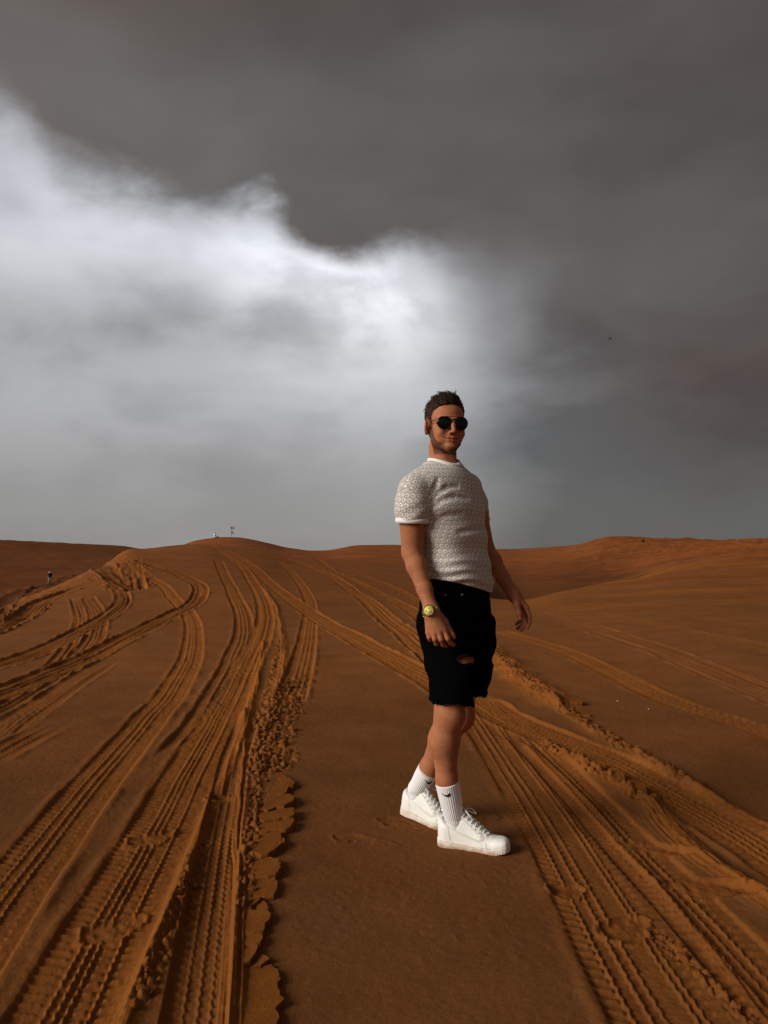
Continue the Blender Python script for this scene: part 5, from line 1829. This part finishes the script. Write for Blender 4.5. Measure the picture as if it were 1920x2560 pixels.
INKB, _, _ = principled('black_print', (0.012, 0.012, 0.02), 0.8, 0.1)
topR = TOP_R
a1 = tw_R(np.array([[.070, 0, .115]]))[0]; a2 = tw_R(np.array([[.078, 0, .075]]))[0]; a3 = tw_R(np.array([[.10, 0, .045]]))[0]
sock([topR, topR + (a1 - topR) * .4, topR + (a1 - topR) * .75, a1, a2, a3], [.0480, .0455, .0415, .0385, .0300, .024], [-.38, -1, 0], -1, .038)
topL = TOP_L
b1 = tw_L(np.array([[.066, 0, .118]]))[0]; b2 = tw_L(np.array([[.076, 0, .078]]))[0]; b3 = tw_L(np.array([[.10, 0, .045]]))[0]
sock([topL, topL + (b1 - topL) * .4, topL + (b1 - topL) * .75, b1, b2, b3], [.0475, .0450, .0410, .0385, .0300, .024], [.35, -1, 0], -1, .040)

# ================================================================== broken crust beside the wheel ruts
def slab_mesh(poly, t, seed):
    """a lobed plate of crust: outline in metres about its centre, t thick"""
    rng = np.random.default_rng(seed)
    Q = np.array(poly, float)
    n0 = len(Q)
    out = []
    for i in range(n0):                                   # rounded, slightly ragged outline
        p0, p1, p2, p3 = Q[i - 1], Q[i], Q[(i + 1) % n0], Q[(i + 2) % n0]
        m = max(2, int(np.linalg.norm(p2 - p1) / .014))
        for k in range(m):
            s_ = k / m
            out.append(0.5 * (2 * p1 + (p2 - p0) * s_ + (2 * p0 - 5 * p1 + 4 * p2 - p3) * s_ ** 2 + (3 * p1 - p0 - 3 * p2 + p3) * s_ ** 3))
    O = np.array(out)
    k_ = np.arange(len(O))
    wob = sum(rng.normal(0, .0020 / f_ ** .7) * np.sin(2 * np.pi * (k_ / len(O)) * f_ * 3 + rng.uniform(0, 6)) for f_ in range(1, 9))
    nrm_ = O - O.mean(0); nrm_ /= np.linalg.norm(nrm_, axis=1)[:, None]
    O = O + nrm_ * wob[:, None] + rng.normal(0, .0022, O.shape)
    c = O.mean(0)
    n = len(O)
    V = []
    for sc_, z in ((0.97, -.02), (1.0, t * .35), (0.985, t * .8), (0.95, t)):
        q = c + (O - c) * sc_
        tilt_ = (q[:, 0] - O[:, 0].min()) / (np.ptp(O[:, 0]) + 1e-6)
        V += [(p[0], p[1], (z if z < 0 else z * (.35 + .75 * tl)) + rng.normal(0, .0008)) for p, tl in zip(q, tilt_)]
    F = []
    for r_ in range(3):
        F += [(r_ * n + k, r_ * n + (k + 1) % n, (r_ + 1) * n + (k + 1) % n, (r_ + 1) * n + k) for k in range(n)]
    F.append(tuple(3 * n + k for k in range(n)))
    V = np.array(V)
    area = 0.5 * np.sum(O[:, 0] * np.roll(O[:, 1], -1) - np.roll(O[:, 0], -1) * O[:, 1])
    if area < 0:
        F = [f[::-1] for f in F]
    return V, F


def crust_material():
    m, nb, b = principled('crust', rough=1.0, spec=0.02)
    geo = nb.add('ShaderNodeNewGeometry').outputs['Position']
    n1 = nb.noise(geo, 9, 5, 0.6); n2 = nb.noise(geo, 260, 3, 0.7); n3 = nb.noise(geo, 60, 4, 0.6)
    c = nb.mix(nb.mr(n1, .3, .7), (0.225, 0.074, 0.0125), (0.165, 0.054, 0.010))
    c = nb.mix(nb.mr(n2, .3, .75, 0, .4), c, (0.10, 0.04, 0.014))
    nb.put(b.inputs['Base Color'], c)
    bump(nb, b, nb.m('ADD', nb.m('MULTIPLY', n2, .5), n3), 0.55, 0.006)
    return m


CRUST = crust_material()


def z8(x, y):
    return ground_hit(500 + x / 2.91, 1800 + y / 2.91)


SLABS = [
    ([(500, 470), (560, 440), (600, 402), (632, 430), (690, 478), (684, 508), (648, 512), (622, 556), (560, 560), (490, 556)], .036),
    ([(480, 566), (560, 568), (640, 560), (688, 588), (682, 618), (640, 640), (612, 664), (548, 660), (470, 672)], .040),
    ([(440, 690), (520, 682), (600, 672), (680, 676), (692, 708), (680, 742), (600, 747), (530, 752), (446, 748)], .042),
    ([(440, 758), (540, 757), (680, 752), (686, 790), (652, 826), (602, 832), (540, 826), (438, 838)], .042),
    ([(400, 848), (470, 842), (560, 832), (606, 850), (588, 872), (616, 922), (560, 972), (480, 1012), (428, 1004), (390, 960)], .040),
    ([(352, 1066), (420, 1040), (500, 1022), (570, 1050), (592, 1102), (574, 1160), (520, 1178), (398, 1172), (348, 1150)], .040),
    ([(346, 1240), (400, 1190), (500, 1182), (553, 1187), (562, 1262), (530, 1312), (478, 1318), (390, 1300)], .036),
    ([(336, 1322), (440, 1326), (400, 1372), (328, 1394)], .030),
    ([(404, 1376), (450, 1326), (500, 1390), (482, 1414), (420, 1406)], .026),
    ([(326, 1408), (420, 1414), (480, 1420), (520, 1480), (470, 1542), (457, 1590), (318, 1594), (318, 1482)], .040),
    ([(316, 1602), (462, 1596), (450, 1642), (430, 1678), (306, 1678)], .038),
    ([(306, 1688), (424, 1686), (414, 1732), (380, 1784), (340, 1806), (296, 1796)], .036),
    ([(392, 1770), (450, 1727), (500, 1760), (512, 1776), (440, 1804), (384, 1808)], .028),
    ([(294, 1812), (440, 1816), (520, 1786), (572, 1842), (594, 1902), (570, 1992), (610, 2062), (602, 2112), (563, 2142), (582, 2240), (560, 2330), (590, 2420), (270, 2440)], .034),
]
for i, (pl, th_) in enumerate(SLABS):
    Wp = np.array([z8(*p) for p in pl])
    c = Wp.mean(0)
    V, F = slab_mesh(Wp - c, th_ * .52, 40 + i)
    base = zbase(c[0], c[1])
    o = add_obj('crust_slab', mesh_from('crust_slab', V, F, smooth=False), CRUST, ground)
    o.location = (c[0], c[1], float(base) + .001 * (i % 3))
    o.rotation_euler = (random.uniform(-.02, .02), random.uniform(-.06, .0), 0)
# thin curled flakes further off: (image outline), thickness
FLAKES = [([(1388, 1748), (1430, 1752), (1460, 1764), (1420, 1762)], .016), ([(1400, 1768), (1450, 1776), (1478, 1790), (1440, 1784)], .014),
          ([(1412, 1786), (1440, 1792), (1470, 1806), (1425, 1796)], .014),
          ([(1470, 1905), (1500, 1912), (1520, 1930), (1490, 1928)], .03), ([(1520, 1932), (1550, 1940), (1562, 1962), (1530, 1955)], .03),
          ([(1568, 1962), (1600, 1972), (1618, 1996), (1580, 1988)], .03)]
for i, (pl, th_) in enumerate(FLAKES):
    Wp = np.array([ground_hit(*p) for p in pl])
    c = Wp.mean(0)
    V, F = slab_mesh(Wp - c, th_, 80 + i)
    o = add_obj('crust_slab', mesh_from('crust_slab', V, F, smooth=False), CRUST, ground)
    o.location = (c[0], c[1], zsurf(c[0], c[1]) - .004)


def clod_mesh(seed):
    rng = np.random.default_rng(seed)
    bm = bmesh.new()
    bmesh.ops.create_icosphere(bm, subdivisions=2, radius=1.0)
    ax = rng.normal(size=(7, 3)); ax /= np.linalg.norm(ax, axis=1)[:, None]
    cutd = rng.uniform(.32, .75, 7)
    for v in bm.verts:
        p = np.array(v.co)
        for a, c in zip(ax, cutd):                       # facet like broken damp sand
            e = p @ a - c
            if e > 0:
                p = p - a * e * .9
        v.co = Vector(p * (1 + rng.normal(0, .035)))
    me = bpy.data.meshes.new('sand_clod')
    bm.to_mesh(me)
    bm.free()
    me.polygons.foreach_set('use_smooth', np.zeros(len(me.polygons), bool))
    me.materials.append(CRUST)
    return me


CLODS = [clod_mesh(300 + i) for i in range(9)]
ZONES = [   # (image polyline, spread in metres, count, size range)
    ([(716, 1690), (694, 1740), (668, 1800), (654, 1870), (646, 1960), (638, 2060), (630, 2150), (620, 2250)], .05, 78, (.008, .024)),
    ([(748, 1690), (728, 1750), (708, 1820), (696, 1880), (690, 1940)], .09, 58, (.010, .026)),
    ([(696, 1610), (680, 1690), (656, 1770), (640, 1830)], .03, 26, (.008, .018)),
    ([(340, 2540), (410, 2370), (470, 2215), (508, 2110), (548, 2000)], .025, 30, (.005, .016)),
    ([(1232, 1636), (1330, 1710), (1400, 1765), (1481, 1818), (1560, 1862), (1643, 1908), (1760, 1980)], .05, 34, (.008, .026)),
    ([(1350, 1850), (1420, 1885), (1500, 1930), (1590, 1975), (1650, 2010)], .05, 26, (.008, .022)),
    ([(1630, 2320), (1760, 2440), (1880, 2550)], .02, 22, (.005, .013)),
    ([(620, 1900), (560, 2200), (500, 2500)], .10, 8, (.004, .010)),
    ([(900, 1900), (800, 2300), (1000, 2400)], .25, 8, (.002, .005)),
]
for pl, spread, cnt, (s0, s1) in ZONES:
    W = np.array([ground_hit(*p) for p in pl])
    L = np.concatenate([[0], np.cumsum(np.linalg.norm(np.diff(W, axis=0), axis=1))])
    for k in range(cnt):
        t = random.uniform(0, L[-1])
        p = np.array([np.interp(t, L, W[:, 0]), np.interp(t, L, W[:, 1])]) + RNG.normal(0, spread * .6, 2)
        r_ = s0 + (s1 - s0) * random.random() ** 2
        o = add_obj('sand_clod', CLODS[k % 9], None, ground)
        o.location = (p[0], p[1], zsurf(p[0], p[1]) + r_ * .25)
        o.scale = (r_ * random.uniform(.7, 1.5), r_ * random.uniform(.7, 1.5), r_ * random.uniform(.5, .9))
        o.rotation_euler = (random.uniform(-.4, .4), random.uniform(-.4, .4), random.uniform(0, 6.3))


# ================================================================== things far off
def crest_at(u, y0, y1):
    """the visible crest of the sand in the direction of image column u between two distances"""
    t = (u - 960.0) / FPX
    ys = np.linspace(y0, y1, 200)
    zs = np.array([zsurf(t * y, y) for y in ys])
    k = int(np.argmax((zs - CAM_H) / ys))
    return np.array([t * ys[k], ys[k], zs[k]])


def figure_root(name, at, label, cat):
    e = bpy.data.objects.new(name, None)
    e.location = at
    COL.objects.link(e)
    e['label'] = label
    e['category'] = cat
    return e


def sdf_part(name, lo, hi, step, fill, material, parent):
    f = Field(np.arange(lo[0], hi[0], step), np.arange(lo[1], hi[1], step), np.arange(lo[2], hi[2], step))
    fill(f)
    V, F = f.mesh()
    return add_obj(name, mesh_from(name, V, F), material, parent)


ROBE, _, _ = principled('white_robe', (0.80, 0.79, 0.78), 0.9, 0.1)
DKSKIN, _, _ = principled('far_skin', (0.13, 0.06, 0.035), 0.7, 0.2)
VEST, _, _ = principled('dark_olive_cloth', (0.022, 0.020, 0.012), 0.9, 0.1)
PALE, _, _ = principled('pale_cloth', (0.30, 0.24, 0.22), 0.9, 0.1)
BUNDLE, _, _ = principled('dark_bundle', (0.035, 0.015, 0.012), 0.9, 0.1)

# kneeling person in white on the far crest
k_at = crest_at(537, 132, 172)
kp = figure_root('person', k_at, 'person in a white robe kneeling on the far dune crest beside the flags', 'person')


def fill_body(f):
    f.ell((0, 0, .92), (.085, .10, .12), None, .03)
    f.cap((0, 0, .70), (0, 0, .84), .06, .055, .05)
    f.cap((0, 0, .25), (0, 0, .70), .13, .16, .06)
    f.cap((-.19, -.02, .66), (-.30, -.16, .40), .05, .04, .04)
    f.cap((-.30, -.16, .40), (-.20, -.30, .36), .04, .04, .02)
    f.cap((.19, -.02, .66), (.30, -.10, .42), .05, .04, .04)
    f.cap((.30, -.10, .42), (.24, -.26, .34), .04, .04, .02)


sdf_part('body', (-.45, -.45, 0.1), (.45, .3, 1.1), .022, fill_body, DKSKIN, kp)


def fill_robe(f):
    f.cap((0, 0, .30), (0, 0, .68), .17, .185, .06)
    f.cap((-.20, -.02, .66), (-.27, -.10, .47), .072, .065, .04)
    f.cap((.20, -.02, .66), (.27, -.06, .49), .072, .065, .04)
    f.cap((-.14, -.05, .14), (-.14, -.42, .10), .15, .11, .08)
    f.cap((.14, -.05, .14), (.14, -.42, .10), .15, .11, .08)
    f.cap((-.12, .2, .10), (.12, .2, .10), .11, .11, .08)


sdf_part('robe', (-.5, -.7, -.1), (.5, .45, .95), .024, fill_robe, ROBE, kp)
bd = figure_root('bundle', crest_at(541.5, 132, 172) + np.array([.15, 0, -.02]), 'small dark bundle lying beside the kneeling person', 'bundle')
sdf_part('cloth', (-.4, -.3, -.1), (.5, .3, .4), .022, lambda f: (f.cap((-.15, 0, .09), (.2, 0, .08), .11, .09, .05), f.cap((.1, 0, .14), (.24, .02, .22), .05, .04, .04)), BUNDLE, bd)
sdf_part('knot', (.1, -.15, .1), (.45, .2, .45), .018, lambda f: f.ell((.26, .02, .24), (.07, .06, .05), None, .01), BUNDLE, bd)

# walker in a dark vest beyond the left crest
w_at = np.array([(127 - 960) / FPX * 105.0, 105.0, 0]); w_at[2] = zsurf(w_at[0], w_at[1])
wp = figure_root('person', w_at, 'person in dark vest and pale trousers walking beyond the left ridge', 'person')


def fill_walk(f):
    f.ell((.03, 0, 1.66), (.08, .095, .115), None, .02)
    f.cap((.02, 0, 1.45), (.03, 0, 1.58), .055, .05, .04)
    f.cap((0, 0, .95), (0, 0, 1.38), .14, .17, .06)
    for s_ in (-1, 1):
        f.chain([(s_ * .21, 0, 1.38), (s_ * .25, .02, 1.10), (s_ * .24, -.06, .86)], [.055, .045, .04], .03)
        f.chain([(s_ * .09, 0, .92), (s_ * .10, s_ * .06, .48), (s_ * .10, s_ * .10, .06)], [.08, .06, .045], .04)
        f.cap((s_ * .10, s_ * .10, .05), (s_ * .10, s_ * .10 + .14, .04), .045, .04, .02)


sdf_part('body', (-.4, -.35, -.02), (.4, .4, 1.85), .024, fill_walk, DKSKIN, wp)
sdf_part('vest', (-.45, -.35, .75), (.45, .35, 1.6), .024, lambda f: (f.cap((0, 0, .92), (0, 0, 1.33), .20, .20, .08), f.cap((-.20, 0, 1.37), (-.24, .02, 1.12), .075, .065, .05), f.cap((.20, 0, 1.37), (.25, .02, 1.02), .075, .065, .05)), VEST, wp)
sdf_part('trousers', (-.35, -.3, .04), (.35, .35, 1.05), .024, lambda f: (f.cap((-.1, 0, .92), (-.105, -.07, .14), .125, .085, .05), f.cap((.1, 0, .92), (.105, .07, .14), .125, .085, .05)), PALE, wp)
sdf_part('scarf', (-.3, -.3, 1.3), (.3, .3, 1.65), .02, lambda f: f.cap((-.07, -.05, 1.46), (.07, -.04, 1.49), .085, .075, .03), ROBE, wp)

# two flags on one leaning pole
POLE, _, _ = principled('flag_pole', (0.10, 0.06, 0.05), 0.6, 0.3)
FRED, _, _ = principled('flag_red', (0.16, 0.018, 0.020), 0.85, 0.1)
FGRN, _, _ = principled('flag_green', (0.02, 0.045, 0.02), 0.85, 0.1)
FWHT, _, _ = principled('flag_white', (0.75, 0.74, 0.72), 0.85, 0.1)
FBLK, _, _ = principled('flag_black', (0.01, 0.01, 0.012), 0.85, 0.1)
f_at = crest_at(580, 132, 172)
fp = figure_root('flagpole', f_at, 'thin pole with two red, green, white and black flags on the far crest', 'flag')
ptop = np.array([-.26, 0, 1.98])
add_obj('pole', mesh_from('pole', *tube([(0, 0, -.2), ptop * .5, ptop], [.022, .02, .016], 8)), POLE, fp)


def flag(z_top, w, h, droop, seed):
    at = ptop * (z_top / 1.98)
    root = None
    pieces = [('hoist_stripe', FRED, 0, .27, 0, 1), ('green_stripe', FGRN, .27, 1, 0, .33), ('white_stripe', FWHT, .27, 1, .33, .66), ('black_stripe', FBLK, .27, 1, .66, 1)]
    for nm, mt, u0, u1, v0, v1 in pieces:
        nu, nv = 10, 5
        V = []
        for side in (-1, 1):
            for i in range(nu):
                for j in range(nv):
                    a = u0 + (u1 - u0) * i / (nu - 1); b = v0 + (v1 - v0) * j / (nv - 1)
                    V.append((at[0] + a * w * (1 - .12 * a) + .10 * b * h * (1 if seed else 1), .06 * math.sin(a * 7 + seed + b) * a + side * .004,
                              at[2] - b * h * (1 - .18 * a) - droop * a * a - .04 * math.sin(a * 5 + seed)))
        F = []
        n = nu * nv
        for i in range(nu - 1):
            for j in range(nv - 1):
                q = i * nv + j
                F += [(q, q + nv, q + nv + 1, q + 1), (n + q, n + q + 1, n + q + nv + 1, n + q + nv)]
        for i in range(nu - 1):
            for j in (0, nv - 1):
                q = i * nv + j
                F.append((q, q + nv, n + q + nv, n + q))
        o = add_obj(nm if root else 'flag', mesh_from('flag', V, F), mt, root or fp)
        if root is None:
            root = o


flag(1.96, .72, .46, .16, 0)
flag(1.08, .58, .44, .26, 2)

# a bird under the cloud
BIRD, _, _ = principled('dark_feathers', (0.012, 0.011, 0.011), 0.8, 0.2)
bp = figure_root('bird', P(1525, 846, 120.0), 'small dark bird gliding under the storm cloud', 'bird')
bp.rotation_euler = (0.1, 0.12, 0.5)
bp.scale = (1.5, 1.5, 1.5)
sdf_part('body', (-.1, -.25, -.1), (.1, .25, .1), .012, lambda f: (f.ell((0, 0, 0), (.045, .13, .042), None, .02), f.cap((0, -.12, .01), (0, -.17, .02), .03, .018, .02), f.cap((0, .1, 0), (0, .2, -.005), .025, .03, .02)), BIRD, bp)
for s_ in (-1, 1):
    V = []
    for k in range(7):
        t = k / 6
        x = s_ * (.03 + .26 * t); z = .03 + .055 * math.sin(t * 2.4) - .12 * t * t
        c = .085 * (1 - t) ** .5 + .008
        for y, dz in ((-c, 0), (-c * .3, .008), (c * .9, 0), (-c * .3, -.006)):
            V.append((x, y + .05 * t * t, z + dz))
    F = [(k * 4 + i, k * 4 + (i + 1) % 4, (k + 1) * 4 + (i + 1) % 4, (k + 1) * 4 + i) for k in range(6) for i in range(4)] + [(24, 25, 26, 27)]
    add_obj('wing', mesh_from('wing', V, F), BIRD, bp)

# a lone dry shrub on the right-hand dune
def ground_far(u, v, y0, y1):
    t = (u - 960.0) / FPX
    ys = np.linspace(y0, y1, 400)
    zs = np.array([zsurf(t * y, y) for y in ys])
    vv = HORIZON - (zs - CAM_H) / ys * FPX
    k = int(np.argmin(np.abs(vv - v)))
    return np.array([t * ys[k], ys[k], zs[k]])


s_at = ground_far(1608, 1357, 90, 150)
shrub = figure_root('shrub', s_at, 'tiny dark dry shrub just below the crest of the right-hand dune', 'shrub')
TWIG, _, _ = principled('dry_twig', (0.03, 0.018, 0.010), 0.9, 0.1)
mb = MB(); lf = MB()
for k in range(26):
    a = random.uniform(0, 6.28); sp = random.uniform(.1, .6); h_ = random.uniform(.25, .62)
    tip = np.array([math.cos(a) * sp * .5, math.sin(a) * sp * .5, h_])
    mb.add(*tube([(0, 0, -.05), tip * .5 + (0, 0, .06), tip], [.014, .010, .004], 5))
    for q in range(9):
        c = tip * random.uniform(.45, 1.0) + RNG.normal(0, .035, 3)
        e1 = unit(RNG.normal(size=3)) * .04; e2 = unit(np.cross(e1, RNG.normal(size=3))) * .014
        lf.add([c - e1, c + e2, c + e1, c - e2], [(0, 1, 2, 3)])
add_obj('stems', mesh_from('stems', *mb.get()), TWIG, shrub)
lv_ = add_obj('leaves', mesh_from('leaves', *lf.get(), smooth=False), TWIG, shrub)

# two pale pebbles on the wet sand to the right
PEB, _, _ = principled('pale_stone', (0.30, 0.21, 0.13), 0.8, 0.2)
for (u, v), lab in (((1544, 1752), 'pale pebble on dark sand, the farther of two right of the man'), ((1622, 1771), 'pale pebble on dark sand, the nearer of two right of the man')):
    p = ground_hit(u, v)
    me = clod_mesh(900 + int(u))
    me.materials.clear(); me.materials.append(PEB)
    me.name = 'pebble'
    o = add_obj('pebble', me, None, None, label=lab, category='pebble', group='pale pebbles on the sand')
    o.location = (p[0], p[1], zsurf(p[0], p[1]) + .004)
    o.scale = (.013, .011, .007)
